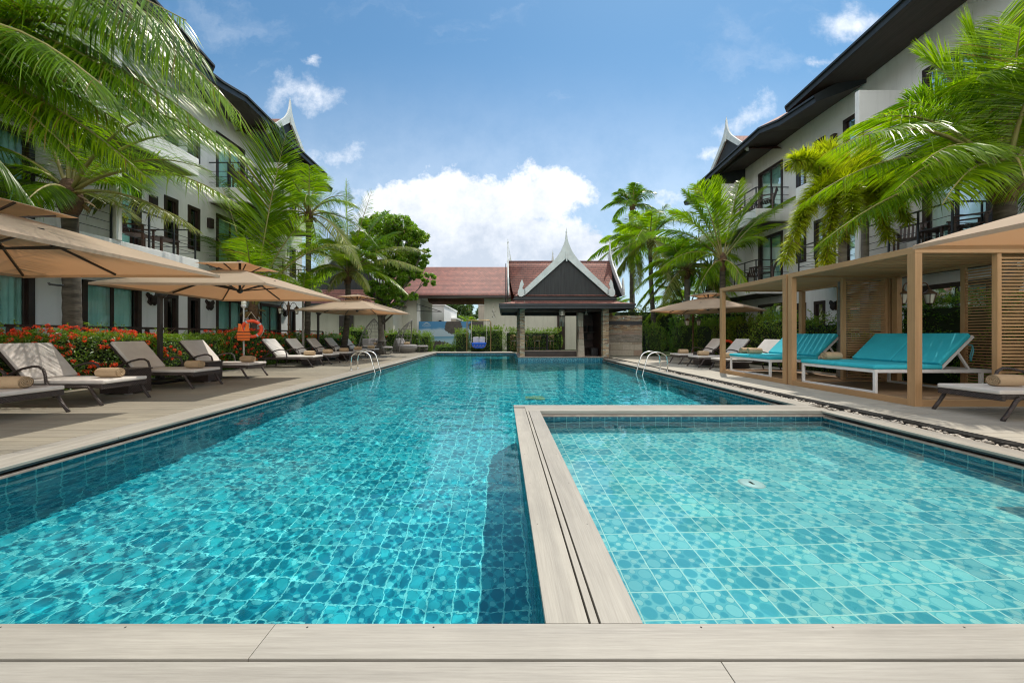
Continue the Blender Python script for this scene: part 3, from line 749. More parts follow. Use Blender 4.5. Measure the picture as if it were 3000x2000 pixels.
dormer(lw, -1, XL, 19.75, 9.95, 16.35, 11.0, .82)
# right wing
XR, XRB = 12.8, 11.3
rw, rbx = wing(1, XR, XRB, [4.3, 11.2, 18.1], 21.3, -3., 'white three storey hotel wing right of the pool, behind the timber pergola')
roof_band(rw, 1, XR, 21.3, [(11.0,-3,11.25),(11.0,4,10.6),(11.0,9.4,10.1),(11.0,13.6,9.73)], [(12.75,-3,11.1),(12.75,4,10.65),(12.75,9.4,10.3),(12.75,13.6,10.0)])
roof_band(rw, 1, XR, 21.3, [(11.05,12.4,9.32),(11.0,13.95,9.43),(11.0,15.05,9.74),(11.0,20.1,9.36)], [(12.75,12.4,9.95),(12.75,13.95,9.96),(12.75,15.05,9.95),(12.75,20.1,9.79)])
roof_band(rw, 1, XR, 21.3, [(11.2,18.6,9.1),(11.2,21.6,9.08)], [(14.8,18.6,9.5),(14.8,21.6,9.5)], name='lower_roof')
dormer(rw, 1, XR, 21.3, 11.25, 17.65, 10.95, .80)

# balcony furniture --------------------------------------------------
GC = 'slatted chairs on the balconies'
def mk_chair(loc, rz, label):
    e = empty('slatted_chair', loc, rz, label, 'chair', GC)
    b = MB()
    for i in range(7): b.bar((-.22,-.24+.08*i,.42),(-.36,-.24+.08*i,.92),.05,.018,up=(1,0,0))
    b.bar((-.36,-.28,.9),(-.36,.28,.9),.05); b.build('backrest', M['chairwood'], e)
    b = MB()
    for i in range(6): b.box(-.22+.085*i,-.15+.085*i,-.27,.27,.40,.42)
    b.build('seat', M['chairwood'], e)
    for y in (-.28,.28):
        for x in (-.22,.27): b = MB(); b.box(x-.022,x+.022,y-.022,y+.022,0,.62); b.build('leg', M['chairwood'], e)
        b = MB(); b.box(-.27,.32,y-.035,y+.035,.62,.65); b.build('armrest', M['chairwood'], e)
    return e
def mk_btable(loc, rz, label):
    e = empty('balcony_table', loc, rz, label, 'table', 'small dark balcony tables')
    b = MB()
    for i in range(6): b.box(-.3+.102*i,-.3+.102*i+.09,-.3,.3,.50,.53)
    b.build('table_top', M['chairwood'], e)
    for x in (-.26,.26):
        for y in (-.26,.26): b = MB(); b.box(x-.022,x+.022,y-.022,y+.022,0,.5); b.build('leg', M['chairwood'], e)
    return e
ch0 = None; tb0 = None
spots = [(-10.35,9.9,1,'reddish brown slatted chair on the first floor left balcony above the second parasol',.4),
 (-10.4,14.0,1,'dark slatted chair on the first floor left balcony right of the box lamp',.9),
 (-10.4,14.0,2,'dark slatted chair on the top left balcony facing the pool',.9),
 (12.0,17.0,1,'dark slatted chair on the first floor right balcony nearest the tall upright palm',3.6),
 (12.0,16.0,1,'dark slatted chair at the near corner of the far first floor right balcony',2.4),
 (12.0,19.7,1,'dark slatted chair at the far end of the first floor right balcony',3.9),
 (12.05,17.2,2,'dark slatted chair on the far top right balcony by its end railing',3.6),
 (12.05,16.05,2,'dark slatted chair half hidden behind the top right balcony parapet',2.4),
 (12.05,10.4,1,'dark slatted chair on the near first floor right balcony, left of a small table',3.7),
 (12.05,9.1,1,'dark slatted chair on the first floor right balcony behind the big palm trunk',2.4)]
for x, y, f, lab, rz in spots:
    p = (x, y, FL[f]+.062)
    if ch0 is None: ch0 = mk_chair(p, rz, lab)
    else: dup(ch0, p, rz, lab)
for x, y, f, lab in [(-10.45,10.75,1,'low dark table beside the reddish balcony chair on the left wing'), (-10.45,14.8,2,'low dark table on the top left balcony'),
    (12.1,9.75,1,'low dark table between two chairs on the near right balcony'), (12.1,13.0,1,'low dark table on the near right balcony behind the yellow palm')]:
    p = (x, y, FL[f]+.062)
    if tb0 is None: tb0 = mk_btable(p, 0, lab)
    else: dup(tb0, p, 0, lab)

# ground-floor terrace rail behind the left hedge
def low_rail(x, y0, y1, z, label, bays):
    b = MB(); b.bar((x,y0,z),(x,y1,z),.05,.06)
    e = empty('terrace_rail', (0,0,0), 0, label, 'railing', 'low dark terrace railings'); b.build('top_rail', M['framewood'], e)
    b = MB(); b.bar((x,y0,z-.45),(x,y1,z-.45),.04,.04); b.build('lower_rail', M['framewood'], e)
    n = bays
    for i in range(n+1):
        y = y0+(y1-y0)*i/n; b = MB(); b.box(x-.035,x+.035,y-.035,y+.035,-.06,z-.02); b.build('post', M['framewood'], e)
low_rail(-10.0, 3.0, 19.5, 1.29, 'long low dark wooden rail along the left terrace above the flower hedge', 12)
low_rail(11.6, 8.0, 21., 1.2, 'low dark wooden rail along the right terrace behind the shrubs', 9)

# ------------------------------------------------------------------ pool bar pavilion
pv = empty('pool_bar_pavilion', (2.85,17.9,0), 0, 'open pool bar pavilion with red tiled roof, black gable and white pointed bargeboards', 'pavilion')
PO = Vector((2.85,17.9,0))
class LB(MB):      # world-coordinate builder localised to the pavilion
    def __init__(s, O): super().__init__(); s.O = O
    def build(s, *a, **k): s.v = [(x-s.O.x, y-s.O.y, z-s.O.z) for x, y, z in s.v]; return super().build(*a, **k)
b = LB(PO); b.box(.72,PR+.3,16.5,21.2,-1.2,.05); o = b.build('plinth', M['ledge'], pv)
b = LB(PO); b.add([(.70,16.494,-1.2),(PR+.1,16.494,-1.2),(PR+.1,16.494,.03),(.70,16.494,.03)], [(0,1,2,3)], 0); b.add([(.714,16.494,-1.2),(.714,PF,-1.2),(.714,PF,.03),(.714,16.494,.03)], [(0,1,2,3)], 1)
tl = caus(b.build('plinth_tiles', [M['pool_xz'], M['pool_yz']], pv))
b = LB(PO); b.box(.69,PR+.1,16.46,16.62,.051,.085); b.build('plinth_edge', M['ledge'], pv, bevel=.004)
for x0,x1,y0,y1 in ((.79,1.02,16.55,16.8),(.79,1.02,20.2,20.45),(4.66,4.94,16.42,16.72),(4.68,4.92,20.2,20.45)):
    b = LB(PO); b.box(x0,x1,y0,y1,.05,2.42); b.build('stone_column', M['stone'], pv, bevel=.008)
# beams, hip skirt, fascia and gutter
ex0, ex1, ey0, ey1, ez = -.15, 5.85, 15.6, 21.2, 2.42
b = LB(PO)
for y in (16.7, 20.3): b.box(.7,5.0,y-.08,y+.08,2.2,2.42)
for x in (.9, 4.8): b.box(x-.08,x+.08,16.79,20.21,2.2,2.4)
b.build('beam', M['framewood'], pv)
b = LB(PO)
b.box(ex0+.02,ex1-.02,ey0+.02,ey1-.02,2.43,2.46); b.build('ceiling', M['soffit'], pv)
b = LB(PO)
for z0, z1, o_ in ((2.27,2.40,0),(2.40,2.49,.035)):
    b.box(ex0-o_,ex1+o_,ey0-o_,ey0+.06,z0,z1); b.box(ex0-o_,ex1+o_,ey1-.06,ey1+o_,z0,z1); b.box(ex0-o_,ex0+.06,ey0+.06,ey1-.06,z0,z1); b.box(ex1-.06,ex1+o_,ey0+.06,ey1-.06,z0,z1)
b.build('gutter', M['fascia'], pv, bevel=.006)
def hip(b, r0, r1, z0, z1, zm=None, n=4):
    """sloping skirt between rectangle r0 at z0 and r1 at z1, slightly flared"""
    P = []
    for i in range(n+1):
        t_ = i/n; z = z0+(z1-z0)*(t_**1.35); x0,x1,y0,y1 = [r0[k]+(r1[k]-r0[k])*t_ for k in range(4)]
        P.append([(x0,y0,z),(x1,y0,z),(x1,y1,z),(x0,y1,z)])
    for i in range(n):
        for k in range(4):
            b.add([P[i][k],P[i][(k+1)%4],P[i+1][(k+1)%4],P[i+1][k]], [(0,1,2,3)])
b = LB(PO); hip(b, (ex0-.04,ex1+.04,ey0-.04,ey1+.04), (.5,5.2,16.15,20.7), 2.495, 2.66); sk = b.build('skirt_roof', M['roof_x'], pv)
b = LB(PO); b.box(.52,5.18,16.2,20.65,2.6,2.90); b.box(.46,5.24,16.14,20.7,2.72,2.78); b.build('fascia_band', M['fascia'], pv, bevel=.006)
b = LB(PO); hip(b, (.50,5.22,16.12,20.72), (.75,4.95,16.45,20.4), 2.9, 3.12); b.build('upper_skirt_roof', M['roof_x'], pv)
# main roof, ridge along x
def curvroof(b, p0, p1, q0, q1, z0, z1, n=7, e=1.25):
    """p0-p1 eave line xy, q0-q1 ridge line xy, concave thai slope"""
    P = []
    for i in range(n+1):
        t_ = i/n; z = z0+(z1-z0)*(t_**e); a = Vector(p0).lerp(Vector(q0), t_); c = Vector(p1).lerp(Vector(q1), t_); P.append([(a.x,a.y,z),(c.x,c.y,z)])
    b.grid(P, 0, True)
b = LB(PO); curvroof(b, (.48,16.5), (5.22,16.5), (.22,18.4), (5.62,18.4), 3.0, 4.92); curvroof(b, (5.22,20.3), (.48,20.3), (5.62,18.4), (.22,18.4), 3.0, 4.92)
b.build('main_roof', M['roof_x'], pv, solid=.05)
b = LB(PO); b.box(.2,5.6,18.36,18.44,4.91,4.97); b.build('ridge_cap', M['roof_x'], pv)
b = LB(PO)
for k in (-1,1): curvroof(b, (2.85+k*2.15,16.1), (2.85+k*2.15,18.4), (2.85,16.1), (2.85,18.4), 2.98, 4.72, 6, 1.15)
b.build('cross_roof', M['roof_y'], pv, solid=.05)
thai_gable(pv, Vector((2.9,16.16,4.62))-PO, (1,0,0), 1., .96, .07, True, True, 1., 'front_gable')
g2 = thai_gable(pv, Vector((2.9,20.6,4.68))-PO, (1,0,0), 1., .96, .07, False, True, 1., 'rear_gable')
for xx, d in ((.22,-1),(5.62,1)):   # side gables, seen edge-on
    thai_gable(pv, Vector((xx,18.4,4.78))-PO, (0,-d,0), .98, 1.03, .06, True, True, 1.0, 'side_gable')
# bar fittings
b = LB(PO); b.box(1.03,3.6,17.3,17.75,.05,.30); b.build('bar_counter', M['darkwood'], pv)
b = LB(PO); b.box(1.0,3.65,17.25,17.8,.30,.335); b.build('counter_top', M['ledge'], pv, bevel=.004)
b = LB(PO); pr = [(3.60,.05),(3.96,.05),(3.92,.9),(3.88,1.6),(3.90,2.15),(3.66,2.2),(3.62,1.9),(3.68,1.2)]
b.prism(pr, .3, (0,17.35,0), (1,0,0), (0,0,1)); b.build('stone_pillar', M['stoneblock'], pv, bevel=.01)
bw = LB(PO); bw.box(3.95,4.9,18.9,19.0,.05,2.4); bw.box(4.82,4.9,17.,18.9,.05,2.4); bw.box(3.95,4.0,18.2,18.9,.05,2.4); ob = bw.build('back_bar', M['chairwood'], pv)
b = LB(PO)
for z in (.42,.85,1.25): b.box(4.02,4.8,18.4,18.88,z,z+.03)
b.build('shelf', M['darkwood'], pv)
b = LB(PO)
for x, z in ((4.15,1.28),(4.5,1.28),(4.2,.88)): b.box(x,x+.22,18.45,18.6,z,z+.3,0)
b.build('cabinet', M['dark'], pv)
tg = LB(PO); tg.box(4.4,4.72,17.5,17.9,.05,.45); tg.build('bar_fridge', M['blackmetal'], pv, bevel=.01)

# wind chime and bell shades under the eaves
def hang(name, x, y, z, label, cat, fn, mat, grp=None):
    b = MB(); fn(b); o = b.build(name, mat, loc=(x,y,z)); tag(o, label, cat, grp)
def chime(b):
    b.lathe([(0,.0),(.11,-.03),(.15,-.16),(.13,-.22),(.15,-.3)], 14)
    for i in range(9):
        a = i*.7; L = .3+.25*abs(math.sin(i*2.1)); b.tube([(.1*math.cos(a),.1*math.sin(a),-.28),(.1*math.cos(a),.1*math.sin(a),-.28-L)], .014, 6)
    b.tube([(0,0,.12),(0,0,0)], .006, 5)
hang('wind_chime', 2.68, 16.0, 2.28, 'pale shell wind chime hanging from the middle of the pavilion eave', 'wind chime', chime, M['bell'])
def bell(b): b.lathe([(0,.12),(.025,.10),(.035,.03),(.085,-.05),(.09,-.06)], 12); b.tube([(0,0,.3),(0,0,.1)], .008, 5)
hang('bell_lamp', .95, 15.7, 2.32, 'small bell shaped lamp at the pavilion left column', 'lamp', bell, M['bell'], 'bell lamps of the pavilion')
hang('bell_lamp', 3.85, 16.3, 2.1, 'small bell shaped lamp above the rough stone pillar', 'lamp', bell, M['bell'], 'bell lamps of the pavilion')
hang('bell_lamp', -.42, 15.9, 2.2, 'upper bell lamp outside the left end of the pavilion gutter', 'lamp', bell, M['bell'], 'bell lamps of the pavilion')
hang('bell_lamp', -.42, 15.9, 1.95, 'lower bell lamp outside the left end of the pavilion gutter', 'lamp', bell, M['bell'], 'bell lamps of the pavilion')

# stone shower wall right of the pavilion
sw = empty('shower_wall', (6.2,18.6,0), 0, 'stone clad shower wall with a dark band, right of the pavilion', 'stone wall')
PO2 = Vector((6.2,18.6,0))
for z0, z1, mt, nm, d in ((0,.72,'stoneblock','stone_base',.0),(.72,1.12,'stonegrey','stone_course',.012),(1.12,1.32,'stoneblock','stone_course',.0),(1.32,1.62,'stone','stone_course',.012),(1.62,1.83,'slate','dark_band',-.004),(1.83,2.12,'stone','stone_course',.012)):
    b = LB(PO2); b.box(5.15,7.32,18.5-d,18.75+d,z0,z1); b.build(nm, M[mt], sw, bevel=.006)
b = LB(PO2); b.tube([(6.25,18.5,1.95),(6.25,18.42,2.02),(6.25,18.3,2.03),(6.25,18.25,1.98)], .015, 8); b.lathe([(.012,.02),(.05,0),(.05,-.01)], 12, 0, (6.25,18.25,1.97)); b.build('shower_head', M['steel'], sw)
# ------------------------------------------------------------------ buildings behind
gh = empty('gatehouse', (-1.5,30,0), 0, 'cream gatehouse with a wide red tiled roof over an open passage', 'gatehouse')
GO = Vector((-1.5,30,0))
b = LB(GO); b.box(-16,-7.0,28,28.25,-.06,4.1); b.box(-7.0,-6.85,28,34,-.06,4.1); b.build('wall', M['wallcream'], gh)
b = LB(GO); b.box(-1.35,7.5,28,28.25,-.06,4.1); b.box(-1.5,-1.35,28,34,-.06,4.1); b.build('wall', M['wallcream'], gh)
b = LB(GO); b.box(-6.86,-6.6,27.98,28.1,-.06,4.1); b.build('corner_pier', M['wall'], gh)
b = LB(GO); curvroof(b, (-10.5,27.2), (1.5,27.2), (-8.9,31.), (.45,31.), 4.15, 7.05, 8, 1.12); curvroof(b, (1.5,34.8), (-10.5,34.8), (.45,31.), (-8.9,31.), 4.15, 7.05, 8, 1.12)
b.build('roof', M['roof_x'], gh, solid=.08)
b = LB(GO); b.box(-10.6,1.6,27.1,27.2,3.98,4.14); b.box(-10.4,1.4,27.2,27.8,4.0,4.04); b.build('eave_board', M['framewood'], gh)
b = LB(GO); b.box(4.3,4.9,27.9,28.02,-.05,3.4); b.build('door', M['framewood'], gh)
b = LB(GO); b.box(-11.2,-10.0,27.95,28.02,.6,2.9); b.build('window', M['framewood'], gh)
b = LB(GO); b.prism([(0,0),(.25,-1.0),(.62,-3.0),(.50,-3.0),(.12,-1.0),(-.1,.0),(-.18,.9)], .1, (.62,27.3,7.0), (1,0,0), (0,0,1)); b.build('verge_board', M['bargewhite'], gh)
# gable house behind the left palms
gb = empty('gabled_house', (-11.5,26,0), 0, 'dark gabled house with white bargeboards behind the left palms', 'house')
BO = Vector((-11.5,26,0))
thai_gable(gb, Vector((-11.5,25.4,7.3))-BO, (1,0,0), 1.55, 1.06, .09, False, True, .9, 'gable')
b = LB(BO)
for k in (-1,1): curvroof(b, (-11.5+k*3.1,25.5), (-11.5+k*3.1,31), (-11.5,25.5), (-11.5,31), 4.3, 7.4, 6, 1.1)
b.build('roof', M['roof_y'], gb, solid=.06)
b = LB(BO); hip(b, (-15.5,-7.6,24.3,31), (-14.4,-8.6,25.3,30), 3.3, 4.35); b.build('skirt_roof', M['roof_x'], gb)
b = LB(BO); b.box(-15.4,-7.7,24.35,24.5,3.05,3.3); b.build('fascia', M['fascia'], gb)
b = LB(BO); b.box(-15,-8,25.6,30,-.06,3.3); b.build('wall', M['wallcream'], gb)
b = LB(BO); b.box(-11.9,-10.9,25.5,25.62,-.05,2.5); b.build('door', M['framewood'], gb)
b = LB(BO)
for x in (-14.2,-8.3): b.box(x-.06,x+.06,24.5,24.62,0,3.1)
b.build('post', M['framewood'], gb)
# mural panel in the passage
mu = empty('mural_panel', (-4.1,27.6,0), 0, 'printed panel of sea and dark rocks closing the passage behind the shrubs', 'mural')
MO = Vector((-4.1,27.6,0))
def muralmat():
    m, t = newmat('mural_print', (.2,.4,.6), .5)
    x, y, z = t.sep(t.oc)[:3]; z = t.m('ADD', z, t.m('MULTIPLY', x, -.02))
    n = t.noise(t.oc, 1.4, 5., .6); n2 = t.noise(t.oc, 5., 5., .65)
    c = t.mix(t.mr(t.m('ADD', z, t.m('MULTIPLY', n, .5)), 1.75, 1.95), (.38,.48,.55), (.06,.22,.42))
    c = t.mix(t.mr(z, 1.02, .98), c, (.10,.27,.40)); c = t.mix(t.mr(z, .95, .7), c, (.30,.45,.52))
    def rock(cx, cz, rx, rz):
        d = t.vm('LENGTH', t.comb(t.m('DIVIDE', t.m('SUBTRACT', x, cx), rx), t.m('DIVIDE', t.m('SUBTRACT', z, cz), rz)))
        return t.mr(t.m('ADD', d, t.m('MULTIPLY', t.m('SUBTRACT', n2, .5), .9)), 1., .94)
    r = t.m('MAXIMUM', rock(.2,1.75,.72,.62), t.m('MAXIMUM', rock(2.2,1.75,.85,.55), rock(-1.2,.15,1.4,.5)))
    c = t.mix(r, c, t.mix(n2, (.015,.014,.013), (.12,.10,.085)))
    t.put(t.b.inputs['Base Color'], c); return m
b = LB(MO); b.box(-6.62,-1.55,27.58,27.64,.1,2.16); b.build('printed_sheet', muralmat(), mu)
b = LB(MO)
for x in (-6.5,-4.1,-1.7): b.box(x-.03,x+.03,27.65,27.72,-.06,2.1)
b.build('support_post', M['blackmetal'], mu)
b = LB(MO)       # small pale roof-shaped emblem and its two lines of faint marks
b.prism([(-.28,0),(-.12,.1),(0,.17),(.12,.1),(.28,0),(.1,.05),(0,.1),(-.1,.05)], .004, (-6.0,27.574,1.93), (1,0,0), (0,0,1))
for i in range(9): b.box(-6.33+i*.075,-6.29+i*.075,27.572,27.576,1.82,1.87)
for i in range(12): b.box(-6.22+i*.038,-6.2+i*.038,27.572,27.576,1.75,1.77)
b.build('emblem', M['bargewhite'], mu)
# pale houses beyond the passage
def pale(name, x0, x1, y0, y1, h, mt, label, wins=()):
    e = empty(name, ((x0+x1)/2,y0,0), 0, label, 'building', 'pale buildings beyond the passage'); O = Vector(((x0+x1)/2,y0,0))
    b = LB(O); b.box(x0,x1,y0,y1,-.06,h); b.build('wall', M[mt], e)
    b = LB(O); b.box(x0-.08,x1+.08,y0-.08,y1,h,h+.14); b.build('parapet', M['wall'], e)
    for a, c, z0, z1 in wins:
        b = LB(O); b.box(a,c,y0-.03,y0+.02,z0,z1); b.build('window', M['framewood'], e)
pale('white_building', -8.6,-7.3,31.5,44,6.0,'wall','tall white building edge just inside the left side of the passage',[(-8.0,-7.7,1.5,3.2)])
pale('white_building', -8.6,-6.05,36.,46,4.1,'wall','white flat roofed block in the middle of the passage view',[(-6.6,-6.3,1.6,2.6)])
pale('white_building', -7.4,-5.5,41.,50,2.95,'walltan','lower pale block with a parapet beyond the white block')
pale('white_building', -2.6,-1.3,37.,46,4.25,'walltan','tan block against the right wall of the passage')
pale('white_building', -7,-2.,52.,56,2.0,'wall','low white wall far behind the small palm')
# blue trimmed awning frame on the roof and iron brackets
b = MB(); b.tube([(-6.85,28,3.55),(-4.9,28,2.95)], .03, 6); b.tube([(-6.85,28,3.0),(-4.9,28,2.95)], .03, 6); b.tube([(-6.85,28,3.6),(-6.85,28,2.95)], .03, 6)
tag(b.build('iron_bracket', M['blackmetal']), 'black iron bracket on the left pier of the passage', 'bracket')
# ------------------------------------------------------------------ loungers
LG = 'wicker sun loungers along the pool'
def make_lounger(label):
    e = empty('sun_lounger', (0,0,0), 0, label, 'sun lounger', LG)
    b = MB(); b.box(.02,.07,-.345,.345,.245,.325); b.box(.07,1.85,-.345,-.30,.265,.325); b.box(.07,1.85,.30,.345,.265,.325); b.box(1.80,1.85,-.30,.30,.265,.325)
    b.box(.07,1.25,-.30,.30,.30,.322); b.build('frame', M['wicker'], e, bevel=.01)
    b = MB(); n = 10
    for k in range(1):
        b.box(0,1.27,-.335,.335,.328,.388)
    b.build('seat_cushion', M['cushion'], e, bevel=.018)
    a = R(49); L = .76; c, s_ = math.cos(a), math.sin(a)
    Mx = Matrix.Translation((1.26,0,.345)) @ Matrix.Rotation(-a, 4, 'Y')
    b = MB(); b.box(.02,L,-.33,.33,.02,.08,0,Mx); b.build('back_cushion', M['cushion'], e, bevel=.018)
    b = MB(); b.box(0,L,-.32,-.28,-.03,.015,0,Mx); b.box(0,L,.28,.32,-.03,.015,0,Mx); b.box(L-.05,L,-.28,.28,-.03,.015,0,Mx); b.box(.03,L-.05,-.28,.28,-.005,.012,0,Mx)
    b.bar((1.55,-.2,.58),(1.72,-.2,.3),.025); b.bar((1.55,.2,.58),(1.72,.2,.3),.025); b.build('backrest_frame', M['wicker'], e)
    for y in (-.365, .365):
        b = MB(); pts = [(.2,y,.29),(.5,y,.285),(.80,y,.285),(.855,y,.31),(.875,y,.37),(.885,y,.47),(.915,y,.56),(.99,y,.605),(1.09,y,.605),(1.25,y,.57),(1.42,y,.50),(1.60,y,.40),(1.76,y,.31)]
        b.tube(pts, .019, 8); b.build('armrest', M['wicker'], e)
        b = MB(); b.tube([(.27,y,.288),(.20,y,.28),(.16,y,.25),(.08,y,.12),(-.01,y,.0)], [.019,.021,.022,.022,.022], 8); b.build('leg', M['wicker'], e)
        b = MB(); b.tube([(1.6,y*.95,.28),(1.70,y,.0)], .02, 8); b.build('leg', M['wicker'], e)
    return e
TG = 'rolled beige towels'
def make_towel(label, L=.33, r=.086):
    e = empty('rolled_towel', (0,0,0), 0, label, 'towel', TG)
    b = MB(); n = 26; prof = []
    for j in range(n): t_ = 2*math.pi*j/n; prof.append((r*1.04*math.cos(t_), r*.96*math.sin(t_)+r*.96))
    K = 9; P = []
    for i in range(K+1):
        x = -L/2+L*i/K; k = 1-.06*(abs(2*i/K-1)**6); w = .004*math.sin(i*1.9)
        P.append([(x, (q[0]*k)+w, (q[1]-r)*k+r+.0) for q in prof+[prof[0]]])
    b.grid(P)
    o = b.build('towel_roll', M['towel'], e)
    for sx in (-1, 1):       # coiled ends
        b = MB(); pts = []
        for i in range(46):
            t_ = i/45*2*math.pi*3.4+.9; rr = r*(.12+.78*i/45); pts.append((sx*(L/2-.004), rr*math.cos(t_), r*.97+rr*math.sin(t_)*.93))
        b.tube(pts, .0075, 6)
        b.prism([(r*.9*math.cos(2*math.pi*j/20), r*.97+r*.86*math.sin(2*math.pi*j/20)) for j in range(20)], .01, (sx*(L/2-.012)-(.01 if sx > 0 else 0),0,0), (0,1,0), (0,0,1)); b.build('coiled_end', M['towel'], e)
    return e
L0 = None; T0 = None
Llist = [ # (x foot, y, rz, label, towel label, towel x/y offset)
 (-6.22,4.66,180,'grey wicker sun lounger at the left frame edge, only its foot end in view','large rolled towel at the left frame edge, nearest to the camera',(.28,.0)),
 (-6.24,5.83,180,'whole wicker sun lounger with a bright pale cushion, nearest on the left deck','rolled towel on the nearest whole lounger of the left deck',(.33,.05)),
 (-6.31,7.52,180,'grey wicker sun lounger between two dark wicker side tables on the left deck','rolled towel on the shaded lounger in front of the parasol pole',(.3,.02)),
 (-6.40,9.18,180,'wicker sun lounger with dappled cushion in front of the life vest','rolled towel on the lounger in front of the life vest',(.30,.05)),
 (-6.41,12.2,180,'wicker sun lounger with sunlit cushion just past the life ring','rolled towel on the lounger just past the life ring',(.3,.0)),
 (-6.45,13.55,180,'wicker sun lounger fifth whole one along the left deck, right of a small table','rolled towel directly above the left pool ladder approach, on the fifth whole lounger',(.3,.0)),
 (-6.46,14.95,180,'grey shaded wicker sun lounger under the third left parasol','rolled towel on the shaded lounger under the third left parasol',(.3,.0)),
 (-6.50,16.5,180,'wicker sun lounger second from the far end of the left row','rolled towel on the second lounger from the far end of the left row',(.3,.0)),
 (-6.60,18.4,180,'farthest wicker sun lounger of the left row, beside the cage shaped pod','rolled towel on the farthest lounger of the left row beside the pod',(.3,.0)),
 (6.40,4.86,0,'wicker sun lounger at the right frame edge, in front of the pergola','large rolled towel on the lounger at the right frame edge',(.55,.0)),
 (6.55,10.78,0,'wicker sun lounger just behind the far timber pergola bay','rolled towel seen behind the thin end post of the pergola',(.35,.0)),
 (6.53,12.1,0,'middle wicker sun lounger of three beyond the pergola, beside a dark box table','rolled towel on the middle lounger beyond the pergola',(.35,.0)),
 (6.56,13.5,0,'farthest wicker sun lounger of three beyond the pergola, near the orange ring','rolled towel on the farthest lounger beyond the pergola',(.35,.0))]
for x, y, rz, lab, tlab, (ox, oy) in Llist:
    if L0 is None: L0 = make_lounger(lab); L0.location = (x,y,.002); L0.rotation_euler = (0,0,R(rz)); l = L0
    else: l = dup(L0, (x,y,.002), R(rz+rnd.uniform(-1,1)), lab)
    s_ = -1 if rz else 1; tx, ty = x+s_*ox, y+oy
    if T0 is None: T0 = make_towel(tlab); T0.location = (tx,ty,.391); T0.rotation_euler = (0,0,R(4))
    else: dup(T0, (tx,ty,.391), R(rnd.uniform(-7,7)), tlab)
# side tables: dark wicker boxes on steel feet
def make_box(label):
    e = empty('side_table', (0,0,0), 0, label, 'side table', 'dark wicker box tables')
    b = MB(); b.box(-.27,.27,-.21,.21,.02,.44); b.build('wicker_box', M['wicker'], e, bevel=.006)
    b = MB(); b.box(-.285,.285,-.225,.225,.44,.47); b.build('table_top', M['wicker'], e, bevel=.008)
    for x in (-.22,.22):
        for y in (-.17,.17): b = MB(); b.box(x-.045,x+.045,y-.035,y+.035,0,.02); b.build('foot', M['chrome_foot'], e)
    return e
bx0 = None
for x, y, lab in [(-7.15,6.67,'dark wicker box table between the two nearest whole loungers on the left'),(-7.1,8.35,'dark wicker box table behind the second pale towel on the left deck'),
    (-7.0,12.88,'dark wicker box table just past the lounger with the sunlit cushion'),(-7.05,15.7,'dark wicker box table in the far part of the left row'),(7.3,12.8,'dark wicker box table between the two farthest right loungers'),(7.6,11.45,'dark wicker box table half hidden behind the middle right lounger')]:
    if bx0 is None: bx0 = make_box(lab); bx0.location = (x,y,.002)
    else: dup(bx0, (x,y,.002), 0, lab)

